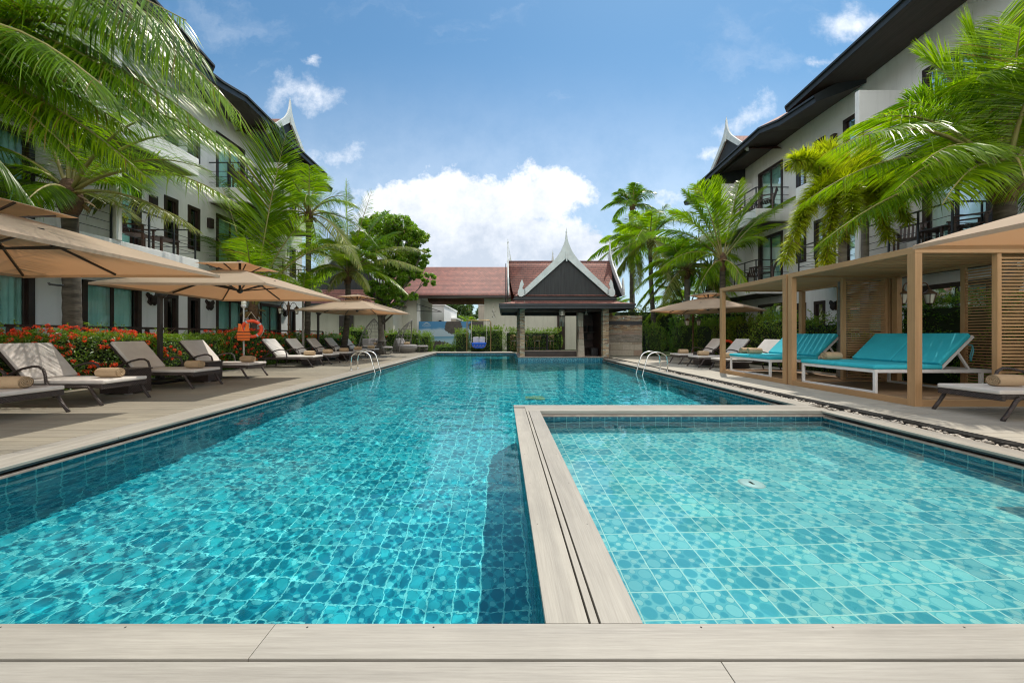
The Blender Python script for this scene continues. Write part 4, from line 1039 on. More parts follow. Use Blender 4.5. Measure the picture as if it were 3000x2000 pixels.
# ------------------------------------------------------------------ cantilever umbrellas
UG = 'tan cantilever parasols'
def make_umbrella(label, H=1.65, ze=2.1, zt=2.60):
    e = empty('cantilever_umbrella', (0,0,0), 0, label, 'parasol', UG)
    cx = 1.85; hb = .26
    def panel(k, n=12, H=H, hb=hb, ze=ze, zt=zt, sagk=.06):
        P = []
        for i in range(n+1):
            t_ = i/n; h = H+(hb-H)*t_; z0 = ze+(zt-ze)*(t_**.92)
            row = []
            for j in range(n+1):
                s_ = -1+2*j/n; z = z0-sagk*(1-s_*s_)*0*(1-t_)+.0; z += -.028*(1-abs(s_))*math.sin(math.pi*t_)*1.0
                inset = .05*(1-s_*s_)*(1-t_)
                p = (s_*h, h-inset); x, y = [(p[0],p[1]),(-p[1],p[0]),(-p[0],-p[1]),(p[1],-p[0])][k]
                row.append((cx+x, y, z))
            P.append(row)
        return P
    b = MB()
    for k in range(4): b.grid(panel(k))
    for k in range(4):      # narrow valance
        P = panel(k); b.grid([P[0], [(p[0],p[1],p[2]-.045) for p in P[0]]])
    cn = b.build('canopy', M['canopy'], e)
    b = MB()
    for k in range(4): b.grid(panel(k, 8, .58, .03, zt+.10, zt+.235))
    b.build('vent_cap', M['canopy'], e)
    b = MB()
    for k in range(4):
        a = k*math.pi/2+math.pi/4; c_, s_ = math.cos(a), math.sin(a); b.bar((cx+.2*c_,.2*s_,zt-.04),(cx+.62*c_,.62*s_,zt+.085),.02)
        a = k*math.pi/2; c_, s_ = math.cos(a), math.sin(a); b.bar((cx+.2*c_,.2*s_,zt-.04),(cx+.5*c_,.5*s_,zt+.10),.02)
    b.build('vent_frame', M['darkmetal'], e)
    b = MB(); b.lathe([(0,.0),(.05,-.005),(.07,-.03),(0,-.04)], 12, 0, (cx,0,zt+.27)); b.build('top_cap', M['darkmetal'], e)
    b = MB(); b.tube([(cx,0,zt+.2),(cx,0,ze+.0)], .028, 10); b.lathe([(.028,.05),(.06,.04),(.06,-.02),(.03,-.05),(0,-.06)], 14, 0, (cx,0,ze+.04)); hub = b.build('hub', M['darkmetal'], e)
    for k in range(8):
        a = k*math.pi/4; c_, s_ = math.cos(a), math.sin(a); rr = H*(1.414 if k % 2 else .96)-.03; ri = .2
        mid = rr*.5; zm = ze+(zt-ze)*(1-(mid/ (1.414 if k%2 else 1)-hb)/(H-hb))**.92-.05
        b = MB(); b.bar((cx+ri*c_,ri*s_,zt-.05),(cx+mid*c_,mid*s_,zm),.022,.032); b.bar((cx+mid*c_,mid*s_,zm),(cx+rr*c_,rr*s_,ze-.005),.022,.03); rb = b.build('rib', M['darkmetal'], e)
        b = MB(); b.bar((cx+.05*c_,.05*s_,ze+.05),(cx+mid*c_,mid*s_,zm-.01),.018,.026); b.box(-.05,.05,-.022,.022,-.03,.012,0,Matrix.Translation((cx+mid*c_,mid*s_,zm))@Matrix.Rotation(a,4,'Z')); b.build('strut', M['darkmetal'], rb)
    b = MB(); b.box(-.038,.038,-.038,.038,.08,2.32); b.build('pole', M['darkmetal'], e, bevel=.008)
    b = MB(); b.lathe([(0,-.05),(.11,-.045),(.13,0),(.11,.045),(0,.05)], 20); ob = b.build('crank_housing', M['darkmetal'], e); ob.rotation_euler = (math.pi/2,0,0); ob.location = (.03,0,2.08)
    b = MB(); b.tube([(-.06,-.06,2.05),(-.13,-.07,1.98),(-.14,-.07,1.86),(-.10,-.07,1.80)], .018, 8); b.build('crank_handle', M['darkmetal'], ob).matrix_parent_inverse = Matrix.Rotation(-math.pi/2,4,'X')@Matrix.Translation((-.03,0,-2.08))
    b = MB(); b.bar((.05,0,2.12),(cx-H*.5,0,ze+.30),.045,.055); b.bar((cx-H*.5,0,ze+.30),(cx-.06,0,ze+.07),.03,.04); b.build('arm', M['darkmetal'], e)
    b = MB(); b.box(-.5,.5,-.035,.035,.03,.08); b.box(-.035,.035,-.5,.5,.031,.082)
    for x in (-.27,.27):
        for y in (-.27,.27): b.box(x-.22,x+.22,y-.22,y+.22,.0,.06)
    b.box(-.06,.06,-.06,.06,.08,.18); b.build('base', M['blackmetal'], e, bevel=.008)
    return e
u0 = make_umbrella('near tan parasol filling the left frame edge above the nearest loungers'); u0.location = (-8.25,4.25,0)
dup(u0, (-8.1,8.3,0), R(1.5), 'tan parasol second along the left deck, its pole behind the shaded lounger')
dup(u0, (-8.1,15.4,0), R(-9), 'small looking tan parasol third along the left deck, before the cage pods')
dup(u0, (9.75,15.6,0), R(180+42), 'tan parasol on the far right deck showing its sunlit top')
ur = dup(u0, (8.1,2.30,0), R(180), 'tan parasol cut off by the right frame edge, over the front of the pergola')

# ------------------------------------------------------------------ pergola
PG = 'timber pergola bays with louvred roofs'
def make_pergola(label):
    """origin front-near corner; x depth 2.4 away from the pool, y length 2.42 along it"""
    D, W, H, p = 2.42, 2.42, 2.46, .11
    e = empty('pergola', (0,0,0), 0, label, 'pergola', PG)
    for x in (0, D-p):
        for y in (0, W-p): b = MB(); b.box(x,x+p,y,y+p,.0,H-.1); b.build('post', M['teak_z'], e, bevel=.004)
    for x0, x1 in ((0,p-.02),(D-p+.02,D)): b = MB(); b.box(x0,x1,0,W,H-.1,H); b.build('side_beam', M['teak_y'], e, bevel=.004)
    for y0, y1 in ((0,p-.03),(W-p+.03,W)): b = MB(); b.box(p-.02,D-p+.02,y0,y1,H-.1,H-.002); b.build('cross_beam', M['teak_x'], e, bevel=.004)
    b = MB(); n = 16
    for i in range(n):
        y = .15+(W-.3)*i/(n-1); Mx = Matrix.Translation((0,y,H-.05)); b.box(p-.018,D-p+.018,-.059,.059,-.010,.010,0,Mx)
    b.build('roof_louvre', M['teak_x'], e)
    for y0, y1 in ((.0,.07),(W-.07,W)): b = MB(); b.box(p,D-p,y0,y1,0,.10); b.build('base_beam', M['teak_x'], e, bevel=.004)
    for x0, x1 in ((.01,.08),(D-.08,D-.01)): b = MB(); b.box(x0,x1,p,W-p,0,.10); b.build('base_beam', M['teak_y'], e, bevel=.004)
    b = MB(); y = .075
    while y < W-.08: b.box(.085,D-.085,y,min(y+.12,W-.075),.045,.075); y += .126
    b.build('platform', M['teakdeck'], e)
    # slatted screens: on the near side and on the back
    def screen(pts, axis):
        b = MB(); z = .16
        (x0,y0),(x1,y1) = pts
        while z < H-.14:
            b.bar((x0,y0,z),(x1,y1,z),.022,.026); z += .052
        s_ = b.build('slat_screen', M['teak_x' if axis == 0 else 'teak_y'], e)
        b = MB()
        for x, y in ((x0,y0),(x1,y1)): b.box(x-.032,x+.032,y-.032,y+.032,.1,H-.1)
        b.build('screen_frame', M['teak_z'], s_)
    screen(((1.32,.05),(2.27,.05)), 0); screen(((2.35,.16),(2.35,1.22)), 1)
    return e
p0 = make_pergola('near bay of the timber pergola, over the nearer turquoise double daybed'); p0.location = (6.33,5.40,0)
dup(p0, (6.33,7.86,0), 0, 'far bay of the timber pergola, over the farther turquoise double daybed')

def make_daybed(label):
    e = empty('double_daybed', (0,0,0), 0, label, 'daybed', 'turquoise double daybeds'); W = .76
    b = MB(); b.box(0,.045,-W,W,.0,.04); b.box(0,.045,-W,-W+.045,.04,.36); b.box(0,.045,W-.045,W,.04,.36); b.build('leg_loop', M['whitemetal'], e, bevel=.004)
    b = MB(); b.box(1.86,1.905,-W,W,.0,.04); b.box(1.86,1.905,-W,-W+.045,.04,.36); b.box(1.86,1.905,W-.045,W,.04,.36); b.build('leg_loop', M['whitemetal'], e, bevel=.004)
    b = MB(); b.box(0,2.05,-W,-W+.04,.36,.42); b.box(0,2.05,W-.04,W,.36,.42); b.box(0,.04,-W+.04,W-.04,.36,.42); b.box(2.01,2.05,-W+.04,W-.04,.36,.42); b.box(.04,2.01,-.02,.02,.37,.41)
    for i in range(9): b.box(.14+i*.14,.17+i*.14,-W+.04,W-.04,.385,.405)
    b.build('frame', M['whitemetal'], e, bevel=.003)
    for y0, y1 in ((-W-.01,-.003),(.003,W+.01)): b = MB(); b.box(-.02,1.18,y0,y1,.423,.50); b.build('seat_cushion', M['teal'], e, bevel=.022)
    a = R(45); Mx = Matrix.Translation((1.16,0,.44))@Matrix.Rotation(-a,4,'Y')
    for k in (-1, 1):
        y0, y1 = sorted((k*.004, k*(W+.01)))
        b = MB(); b.box(.02,.77,y0,y1,.03,.115,0,Mx); b.build('back_cushion', M['teal'], e, bevel=.022)
        y0, y1 = sorted((k*.03, k*(W-.005)))
        b = MB(); b.box(0,.80,y0,y0+.035,-.03,.02,0,Mx); b.box(0,.80,y1-.035,y1,-.03,.02,0,Mx); b.box(.76,.80,y0+.035,y1-.035,-.03,.02,0,Mx); b.box(.3,.33,y0+.035,y1-.035,-.02,.01,0,Mx)
        b.bar((1.5,y1-.06,.75),(1.72,y1-.06,.42),.03); b.bar((1.5,y0+.06,.75),(1.72,y0+.06,.42),.03); b.build('backrest_frame', M['whitemetal'], e)
        b = MB()
        for j, ph in ((0,.0),(1,.9)):
            pts = [Vector((1.66,k*(W-.03),.86))]
            for q in range(6): pts.append(Vector((1.70+.02*math.sin(q+ph), k*(W+.0)+.015*j, .84-q*.055)))
            b.tube(pts, .009, 5)
        b.build('tie_strap', M['tealstrap'], e)
    return e
d0 = make_daybed('nearer turquoise double daybed on a white frame inside the pergola'); d0.location = (6.52,6.92,.076)
dup(d0, (6.52,9.35,.076), 0, 'farther turquoise double daybed on a white frame inside the far pergola bay')
dup(T0, (6.95,7.45,.577), R(2), 'rolled towel on the nearer turquoise daybed')
dup(T0, (6.95,9.72,.577), R(-6), 'rolled towel on the farther turquoise daybed, right one of its pair')
dup(T0, (6.92,9.99,.577), R(3), 'rolled towel on the farther turquoise daybed, left one of its pair')

# ------------------------------------------------------------------ safety kit
def make_ring(b, R0=.30, r=.055, c=(0,0,0)):
    pts = [(c[0], c[1]+R0*math.cos(t_), c[2]+R0*math.sin(t_)) for t_ in [2*math.pi*i/32 for i in range(32)]]
    b.tube(pts, r, 12, closed=True)
e = empty('life_ring', (-8.28,11.55,0), R(-58), 'orange life ring hung by a white rope beside the life vest', 'life ring', 'orange life rings')
b = MB(); make_ring(b, .26, .052, (0,.02,1.30)); rg = b.build('ring', M['orangered'], e)
for k in range(4):
    a = k*math.pi/2+.6; b = MB(); pts = [(0,.02+.26*math.cos(a+d),1.30+.26*math.sin(a+d)) for d in (-.09,0,.09)]; b.tube(pts, .0545, 12); b.build('reflective_band', M['silver'], rg)
b = MB(); b.tube([(0,-.20,1.45),(.02,.0,1.86),(0,.26,1.44)], .009, 6); b.tube([(.0,.30+.02,1.4),(.03,.36,1.3),(.0,.31,1.15),(.02,.25,1.04)], .009, 6); b.build('rope', M['rope'], e)
b = MB(); b.lathe([(.03,0),(.025,.05),(.022,1.95),(.03,1.98),(.075,2.02),(.085,2.06),(.03,2.10)], 10, 0, (-8.45,11.45,0)); b.lathe([(.055,2.03),(.075,2.12),(.07,2.2),(0,2.24)], 12, 1, (-8.45,11.45,0))
tag(b.build('garden_lamp', [M['whitemetal'], M['lampglass']]), 'slim pale garden lamp post that carries the life vest', 'lamp')
vs = empty('life_vest', (-8.30,11.25,0), R(28), 'orange life vest with black straps hanging in front of the flower hedge', 'life vest')
b = MB()
pol = [(-.16,0),(.16,0),(.185,.20),(.15,.32),(.135,.46),(.15,.54),(.07,.54),(.015,.30),(-.015,.30),(-.07,.54),(-.15,.54),(-.135,.46),(-.15,.32),(-.185,.20)]
b.prism(pol, .07, (0,0,.92), (1,0,0), (0,0,1)); b.build('vest_body', M['orange'], vs, bevel=.02)
b = MB()
for z in (.98,1.08,1.18): b.box(-.188,.188,-.078,.008,z,z+.022)
b.build('strap', M['blackweb'], vs)
b = MB(); b.tube([(0,.02,.0),(0,.02,1.0)], .012, 8); b.build('hanger_stick', M['rope'], vs)
e = empty('life_ring', (9.05,14.2,.0), R(70), 'small orange life ring leaning behind the farthest right lounger', 'life ring', 'orange life rings')
b = MB(); make_ring(b, .24, .055, (0,0,.62)); b.build('ring', M['orangered'], e)
b = MB(); b.box(-.03,.03,-.3,.3,0,.32); b.build('ring_stand', M['blackmetal'], e)

# lantern posts
def lantern_post(loc, H, label, rz=0):
    e = empty('lantern_post', loc, rz, label, 'lamp post', 'bronze twin lantern posts')
    b = MB(); b.lathe([(.09,0),(.09,.08),(.05,.14),(.045,.5),(.032,.6),(.03,H*.62),(.042,H*.64),(.03,H*.67),(.028,H-.3),(.06,H-.26),(.06,H-.06),(.03,H-.02),(.045,H+.02),(.0,H+.12)], 14); b.build('post', M['bronze'], e)
    for k in (-1, 1):
        b = MB(); pts = [(k*(.05+.11*(1-math.cos(t_))+.02), 0, H-.12+.17*math.sin(t_)) for t_ in [math.pi*.95*i/8 for i in range(9)]]; b.tube(pts, .012, 6); b.build('arm', M['bronze'], e)
        x = k*.30; z = H-.14
        b = MB(); b.lathe([(.0,.06),(.02,.05),(.05,.01),(.115,-.045),(.125,-.06),(.10,-.065)], 8, 0, (x,0,z)); b.lathe([(.055,-.26),(.045,-.275),(.0,-.30)], 8, 0, (x,0,z))
        for j in range(4): a = j*math.pi/2+.78; b.bar((x+.098*math.cos(a),.098*math.sin(a),z-.06),(x+.055*math.cos(a),.055*math.sin(a),z-.265),.012)
        ln = b.build('lantern', M['bronze'], e)
        b = MB(); b.lathe([(.088,-.065),(.05,-.262)], 8, 0, (x,0,z)); b.build('lantern_glass', M['lampglass'], ln)
lantern_post((-8.85,14.5,0), 2.38, 'bronze twin lantern post in front of the left wing, behind the flower hedge', .3)
lantern_post((9.1,7.75,0), 2.2, 'bronze twin lantern post behind the near pergola bay')
lantern_post((8.75,16.2,0), 1.95, 'bronze twin lantern post below the far right parasol', .2)

# ------------------------------------------------------------------ wire pods, swing, bar table
def pod(loc, rz, label, sc_=1., face=1):
    e = empty('wire_pod_seat', loc, rz, label, 'pod seat', 'cage shaped wire pod seats'); H = 2.05*sc_; Rw = .85*sc_
    # shell: half dome that narrows to a pointed top leaning forward (+x front)
    def S(t_, a):     # t height 0..1, a angle -pi/2..pi/2 around the back (-x)
        w = Rw*(1-t_**2.2)*(1.0-.10*(1-t_)); xo = .45*sc_*t_**2.2
        return (-w*math.cos(a)*.95+xo, w*math.sin(a), H*t_)
    fr = MB()
    for a in (-math.pi/2, math.pi/2): fr.tube([S(i/14, a) for i in range(15)], .03*sc_, 7)
    fr.tube([S(0,-math.pi/2+math.pi*i/14) for i in range(15)], .025, 6); fr.build('shell_rim', M['wickergrey'], e)
    b = MB()
    for k in range(1, 8):
        a = -math.pi/2+math.pi*k/8; b.tube([S(i/14, a) for i in range(15)], .011, 5)
    for t_ in (.2,.38,.5,.62,.72,.82,.9): b.tube([S(t_, -math.pi/2+math.pi*i/14) for i in range(15)], .010, 5)
    for k in range(44):
        a = -math.pi/2+math.pi*(k+.5)/44; b.tube([S(.38*i/4, a) for i in range(5)], .006, 4)
    b.build('shell_wires', M['wickergrey'], e)
    b = MB(); c = Vector(S(.62, -.35)); nrm = Vector((math.cos(.35),math.sin(.35),-.2)).normalized(); u = nrm.cross(Vector((0,0,1))).normalized(); v = u.cross(nrm)
    b.tube([c-nrm*.02+(u*math.cos(t_)+v*math.sin(t_))*.21*sc_ for t_ in [2*math.pi*i/24 for i in range(24)]], .018, 6, closed=True); b.build('round_opening', M['wickergrey'], e)
    b = MB(); b.lathe([(.50*sc_,.04),(.62*sc_,.2),(.66*sc_,.34),(.64*sc_,.36)], 30, 0, (.1,0,0)); b.build('seat_basket', M['wickergrey'], e)
    b = MB(); b.lathe([(0,.50),(.55*sc_,.50),(.62*sc_,.47),(.64*sc_,.40),(.62*sc_,.365)], 28, 0, (.1,0,0)); b.build('seat_cushion', M['podcush'], e)
    for y in (-.28,.0,.28):
        b = MB(); Mx = Matrix.Translation((-.28,y*1.15,.70))@Matrix.Rotation(R(-20),4,'Y')@Matrix.Rotation(y,4,'Z'); b.box(-.06,.06,-.2,.2,-.2,.2,0,Mx); b.build('pillow', M['podcush'], e, bevel=.05)
    return e
pod((-7.65,20.6,.002), R(-58), 'tall wire pod seat with a round opening and grey pillows, left one of the pair')
pod((-6.1,21.9,.002), R(-10), 'wire pod seat seen from its side, right one of the pair near the pool corner', 1.0)
def ottoman(loc, label):
    e = empty('wire_ottoman', loc, .2, label, 'ottoman', 'grey wire ottomans')
    b = MB()
    for z, r_ in ((.03,.30),(.18,.36),(.34,.38)): b.tube([(r_*math.cos(2*math.pi*i/24), r_*.8*math.sin(2*math.pi*i/24), z) for i in range(24)], .012, 5, closed=True)
    for i in range(32): a = 2*math.pi*i/32; b.tube([(.30*math.cos(a),.24*math.sin(a),.03),(.36*math.cos(a),.29*math.sin(a),.18),(.38*math.cos(a),.305*math.sin(a),.34)], .007, 4)
    b.build('wire_base', M['wickergrey'], e)
    b = MB(); b.lathe([(0,.44),(.34,.44),(.39,.41),(.39,.36),(.36,.345)], 24); b.build('cushion', M['podcush'], e)
ottoman((-6.75,20.2,.002), 'grey wire ottoman in front of the left pod seat')
ottoman((-5.15,22.3,.002), 'grey wire ottoman right of the right pod seat')
dup(T0, (-5.95,21.75,.505), R(10), 'rolled towel on the seat of the right pod')
dup(T0, (-7.3,20.35,.505), R(-10), 'rolled towel on the seat of the left pod')
b = MB(); b.lathe([(0,.79),(.42,.79),(.43,.775),(0,.76)], 26); 
e = empty('pod_table', (-6.9,19.6,.002), 0, 'round grey wire table with a flared cage foot beside the left pod', 'table'); b.build('table_top', M['wickergrey'], e)
b = MB()
for i in range(36): a = 2*math.pi*i/36; b.tube([(.30*math.cos(a),.30*math.sin(a),0),(.24*math.cos(a),.24*math.sin(a),.35),(.12*math.cos(a),.12*math.sin(a),.6),(.2*math.cos(a),.2*math.sin(a),.76)], .007, 4)
b.build('cage_foot', M['wickergrey'], e)
# swing
sg = empty('swing_seat', (-1.6,23.35,-.03), 0, 'blue cushioned basket swing on a thin brass frame at the far pool end', 'swing')
for y in (-.35, .35):
    b = MB(); pts = [(-.78,y,0),(-.78,y,1.95),(-.74,y,2.05),(-.66,y,2.1),(.66,y,2.1),(.74,y,2.05),(.78,y,1.95),(.78,y,0)]; b.tube(pts, .022, 8); b.build('frame_loop', M['brass'], sg)
for x in (-.5,.5): b = MB(); b.tube([(x,-.35,2.1),(x,.35,2.1)], .018, 6); b.build('cross_bar', M['brass'], sg)
for x in (-.5, .5):
    b = MB(); b.tube([(x,0,2.1),(x*1.02,0,1.0),(x*1.0,-.2,.62)], .012, 6); b.tube([(x*1.02,0,1.0),(x,.2,.62)], .012, 6); b.build('rope', M['rope'], sg)
b = MB(); b.box(-.48,.48,-.28,.28,.50,.62); b.build('seat_cushion', M['bluecush'], sg, bevel=.04)
b = MB(); pr = [(-.46,0),(-.44,-.1),(-.36,-.2),(-.2,-.25),(.2,-.25),(.36,-.2),(.44,-.1),(.46,0)]; b.prism(pr, .5, (0,.25,.50), (1,0,0), (0,0,1)); b.build('basket', M['bluecush'], sg, bevel=.02)
b = MB()
for i in range(5): x = -.38+.19*i; b.tube([(x-.095,-.262,.48),(x-.05,-.262,.36),(x,-.262,.31),(x+.05,-.262,.36),(x+.095,-.262,.48)], .008, 5)
b.build('basket_rope', M['brass'], sg)
for x in (-.22,.2): 
    b = MB(); Mx = Matrix.Translation((x,.12,.80))@Matrix.Rotation(R(-12),4,'X')@Matrix.Rotation(x*.3,4,'Y'); b.box(-.2,.2,-.06,.06,-.2,.2,0,Mx); b.build('pillow', M['greypillow'], sg, bevel=.05)
# tall bar table and wire armchairs behind the pavilion
bt = empty('bar_table', (2.1,23.0,0), 0, 'tall black framed bar table on the far side of the pool bar', 'table')
b = MB(); b.box(-.82,.82,-.3,.3,1.06,1.11); b.build('table_top', M['blackmetal'], bt)
for x in (-.78,.78):
    for y in (-.26,.26): b = MB(); b.box(x-.035,x+.035,y-.035,y+.035,0,1.06); b.build('leg', M['blackmetal'], bt)
b = MB(); b.bar((-.74,0,.25),(.74,0,.25),.05); b.build('foot_bar', M['blackmetal'], bt)
sc0 = None
for x, rz, lab in [(.75,1.0,'wire bar chair left of the bar table, left of the stone columns'),(1.45,1.57,'wire bar chair behind the left half of the bar table'),(2.3,1.57,'wire bar chair behind the right half of the bar table'),(3.2,2.4,'wire bar chair right of the bar table')]:
    if sc0 is None:
        sc0 = empty('bar_chair', (x,23.9,0), rz, lab, 'bar chair', 'tan wire bar chairs')
        b = MB(); b.lathe([(0,.72),(.24,.72),(.24,.70),(0,.69)], 18); b.build('seat', M['wickergrey'], sc0)
        b = MB(); b.tube([(.22,-.24,.74),(.1,-.27,.93),(-.1,-.26,1.0),(-.24,-.14,1.06),(-.27,0,1.08),(-.24,.14,1.06),(-.1,.26,1.0),(.1,.27,.93),(.22,.24,.74)], .018, 6)
        for k in range(7): a = math.pi*(.62+.76*k/6); b.tube([(.25*math.cos(a),.24*math.sin(a),.72),(.26*math.cos(a),.25*math.sin(a),1.02)], .008, 4)
        b.build('wire_back', M['brass'], sc0)
        for a in (.8,2.35,3.9,5.5): b = MB(); b.tube([(.2*math.cos(a),.2*math.sin(a),.7),(.25*math.cos(a),.25*math.sin(a),0)], .014, 6); b.build('leg', M['brass'], sc0)
    else: dup(sc0, (x,23.9,0), rz, lab)
# ------------------------------------------------------------------ vegetation
M['coco'] = mat_leaf('coconut_leaf', (.10,.205,.005), (.28,.385,.010), .54, .30)
M['cocodark'] = mat_leaf('coconut_leaf_deep', (.055,.14,.005), (.16,.265,.010), .50, .30)
M['cocoold'] = mat_leaf('coconut_leaf_old', (.14,.20,.035), (.26,.27,.06), .35, .4)
M['foxtail'] = mat_leaf('foxtail_leaf', (.26,.35,.014), (.38,.43,.025), .58, .4, (1.5,1.5,.3))
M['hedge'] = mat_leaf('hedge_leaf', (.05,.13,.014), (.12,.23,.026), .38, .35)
M['hedgelit'] = mat_leaf('young_and_sunlit_leaf', (.11,.22,.02), (.22,.30,.04), .45, .4)  # lighter leaf: young shoots, also sunlight put into the leaf colour
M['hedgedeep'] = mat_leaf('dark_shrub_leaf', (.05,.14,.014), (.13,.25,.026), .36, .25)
M['treeleaf'] = mat_leaf('tree_leaf', (.09,.20,.012), (.20,.33,.02), .42, .35)
M['farleaf'] = mat_leaf('far_tree_leaf', (.04,.085,.02), (.075,.13,.03), .3, .5)
M['banana'] = mat_leaf('banana_leaf', (.05,.13,.02), (.09,.18,.03), .4, .35)
M['ixora'] = mat_leaf('red_flower', (.85,.05,.012), (1.,.13,.03), .4, .5, (1.1,.8,.8))
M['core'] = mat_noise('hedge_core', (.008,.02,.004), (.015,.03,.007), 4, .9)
M['dryleaf'] = mat_leaf('dry_leaf', (.22,.14,.06), (.32,.22,.10), .3, .6, (1.1,1.,.7))

def ribbon(P0, D, Ln, Wd, droop, nseg=3, side=None):
    """many leaflets at once: start (n,3), unit dir (n,3), length (n,), width (n,), droop (n,)"""
    n = len(P0); up = np.array([0,0,1.])
    if side is None: side = np.cross(D, up)+nr.normal(0,.35,(n,3))
    side = side-(side*D).sum(1,keepdims=True)*D; side /= np.linalg.norm(side,axis=1,keepdims=True)+1e-9
    prof = {3:[.55,1.,.75,.06], 2:[.6,1.,.08], 4:[.5,1.,.9,.6,.05]}[nseg]
    V = np.zeros((n,(nseg+1)*2,3))
    p = P0.copy(); d = D.copy()
    for k in range(nseg+1):
        w = (Wd*prof[k]*.5)[:,None]*side
        V[:,2*k] = p-w; V[:,2*k+1] = p+w
        d = d.copy(); d[:,2] -= droop/nseg*(1+k*.5); d /= np.linalg.norm(d,axis=1,keepdims=True)
        p = p+d*(Ln/nseg)[:,None]
    base = np.array([[2*k,2*k+1,2*k+3,2*k+2] for k in range(nseg)])
    Fa = (base[None]+(np.arange(n)*(nseg+1)*2)[:,None,None]).reshape(-1,4)
    return V.reshape(-1,3), Fa

def frond_leaves(S, T, arch, nl, ll, lw, droop, twist=0., fan=.75, hang=0., t0=.16):
    """coconut frond: rachis bezier S->T with control above, leaflets both sides"""
    nl = int(nl*(1.3 if nl >= 80 else 1.9)); droop *= .6; fan = .92
    S = np.array(S, float); T = np.array(T, float); Cc = (S*.55+T*.45)+np.array([0,0,arch])
    ts = np.linspace(t0,.995,nl)
    def B(t): t = np.asarray(t)[...,None]; return (1-t)**2*S+2*t*(1-t)*Cc+t*t*T
    def dB(t): t = np.asarray(t)[...,None]; return 2*(1-t)*(Cc-S)+2*t*(T-Cc)
    Vs, Fs = [], []; nv = 0
    for sd in (-1, 1):
        t = np.clip(ts+nr.normal(0,.004,nl), .02, .999); p = B(t); tg = dB(t); tg /= np.linalg.norm(tg,axis=1,keepdims=True)
        sv = np.cross(tg, [0,0,1.]); sv /= np.linalg.norm(sv,axis=1,keepdims=True)+1e-9
        nv_ = np.cross(sv, tg)
        tw = twist+.25*sd
        sdir = sd*sv*math.cos(twist)+nv_*math.sin(twist)*sd
        q = (t-t0)/(1-t0); L = ll*(np.sin(np.pi*np.clip(q*.86+.10,0,1))**.7)*nr.uniform(.88,1.08,nl)
        fw = fan*(.45+.9*q)[:,None]
        D = sdir+tg*fw+nv_*.22+nr.normal(0,.085,(nl,3)); D[:,2] -= hang; D /= np.linalg.norm(D,axis=1,keepdims=True)
        side = tg*.9+nv_*.45*sd+nr.normal(0,.12,(nl,3))
        dr = droop*nr.uniform(.75,1.3,nl)
        broken = nr.random(nl) < .04; dr = np.where(broken, dr*3, dr)
        V, Fa = ribbon(p, D, L, lw*(.46 if nl > 100 else .6)*(.6+.6*np.sin(np.pi*np.clip(q,0.05,.95))), dr, 3, side)
        Vs.append(V); Fs.append(Fa+nv); nv += len(V)
    pts = B(np.linspace(0,1,12))
    return np.concatenate(Vs), np.concatenate(Fs), pts

def palm(name, base, crown, label, fronds, r0=.14, r1=.10, pale=False, mats=('coco','cocodark','cocoold'), fibre=True, group='coconut palms around the pool', cat='palm tree', nuts=False, lean=.0):
    """fronds: list of (tip, arch, nl, ll, lw, droop, matindex, twist, hang)"""
    base = Vector(base); crown = Vector(crown); e = empty(name, base, 0, label, cat, group)
    b = MB(); pts, rs = [], []; n = 26; H = (crown-base).length
    for i in range(n+1):
        t_ = i/n; p = base.lerp(crown, t_); p = p+Vector((math.sin(t_*math.pi)*lean,0,0)); pts.append(p-base)
        rs.append((r0*(1.35-.35*min(1,t_*6)) + (r1-r0)*t_)*(1+.07*(i % 2)))
    b.tube(pts, rs, 12); tr = b.build('trunk', M['trunkpale' if pale else 'trunk'], e)
    if fibre:
        b = MB(); c = crown-base
        b.lathe([(r1*1.0,-.35),(r1*1.5,-.2),(r1*1.8,0),(r1*1.6,.2),(r1*.9,.42),(0,.5)], 12, 0, tuple(c)); b.build('fibre_crown', M['fibre'], e)
        V, Fa = [], []; k = 26; D = nr.normal(0,1,(k,3)); D[:,2] = nr.uniform(-.9,.7,k); D /= np.linalg.norm(D,axis=1,keepdims=True)
        V, Fa = ribbon(np.array(c)+D*r1*1.2+[0,0,.05], D, nr.uniform(.15,.45,k), nr.uniform(.06,.14,k), nr.uniform(.2,1.2,k)); npmesh('dry_sheath', V, Fa, M['dryleaf'], parent=e)
    for (tip, arch, nl, ll, lw, dr, mi, tw, hg) in fronds:
        V, Fa, rp = frond_leaves(np.array(crown-base)+[0,0,.12], np.array(Vector(tip)-base), arch, nl, ll, lw, dr, tw, .75, hg)
        fo = npmesh('frond', V, Fa, M[mats[mi]], parent=e)
        b = MB(); k = len(rp); b.tube([Vector(p) for p in rp], [max(.006, r1*.34*(1-i/(k-1))**1.1+.005) for i in range(k)], 6); b.build('frond_stalk', M['petiole'], fo)
    return e

def auto_fronds(crown, n, L, seed, nl=60, ll=.75, lw=.04, droop=.6, el=(80,-25), skip=None, az0=0.):
    q = random.Random(seed); out = []
    for i in range(n):
        t_ = (i+.5)/n; el_ = el[0]+(el[1]-el[0])*t_**.85+q.uniform(-7,7); az = az0+i*2.39996+q.uniform(-.25,.25)
        if skip and skip(az % (2*math.pi), el_): continue
        Lf = L*q.uniform(.85,1.08)*(.85 if el_ > 60 else 1)
        hx = Lf*math.cos(R(el_))*.93+.1; hz = Lf*math.sin(R(el_))
        hz -= Lf*(.10+.32*math.cos(R(max(el_,0)))); hx *= .93
        tip = (crown[0]+hx*math.sin(az), crown[1]+hx*math.cos(az), crown[2]+hz)
        out.append((tip, Lf*(.16+.22*math.cos(R(el_))), nl, ll*q.uniform(.9,1.05), lw, droop*q.uniform(.8,1.25), 2 if el_ < -12 else (1 if q.random() < .25 else 0), q.uniform(-.25,.25), .1 if el_ > 20 else .25))
    return out
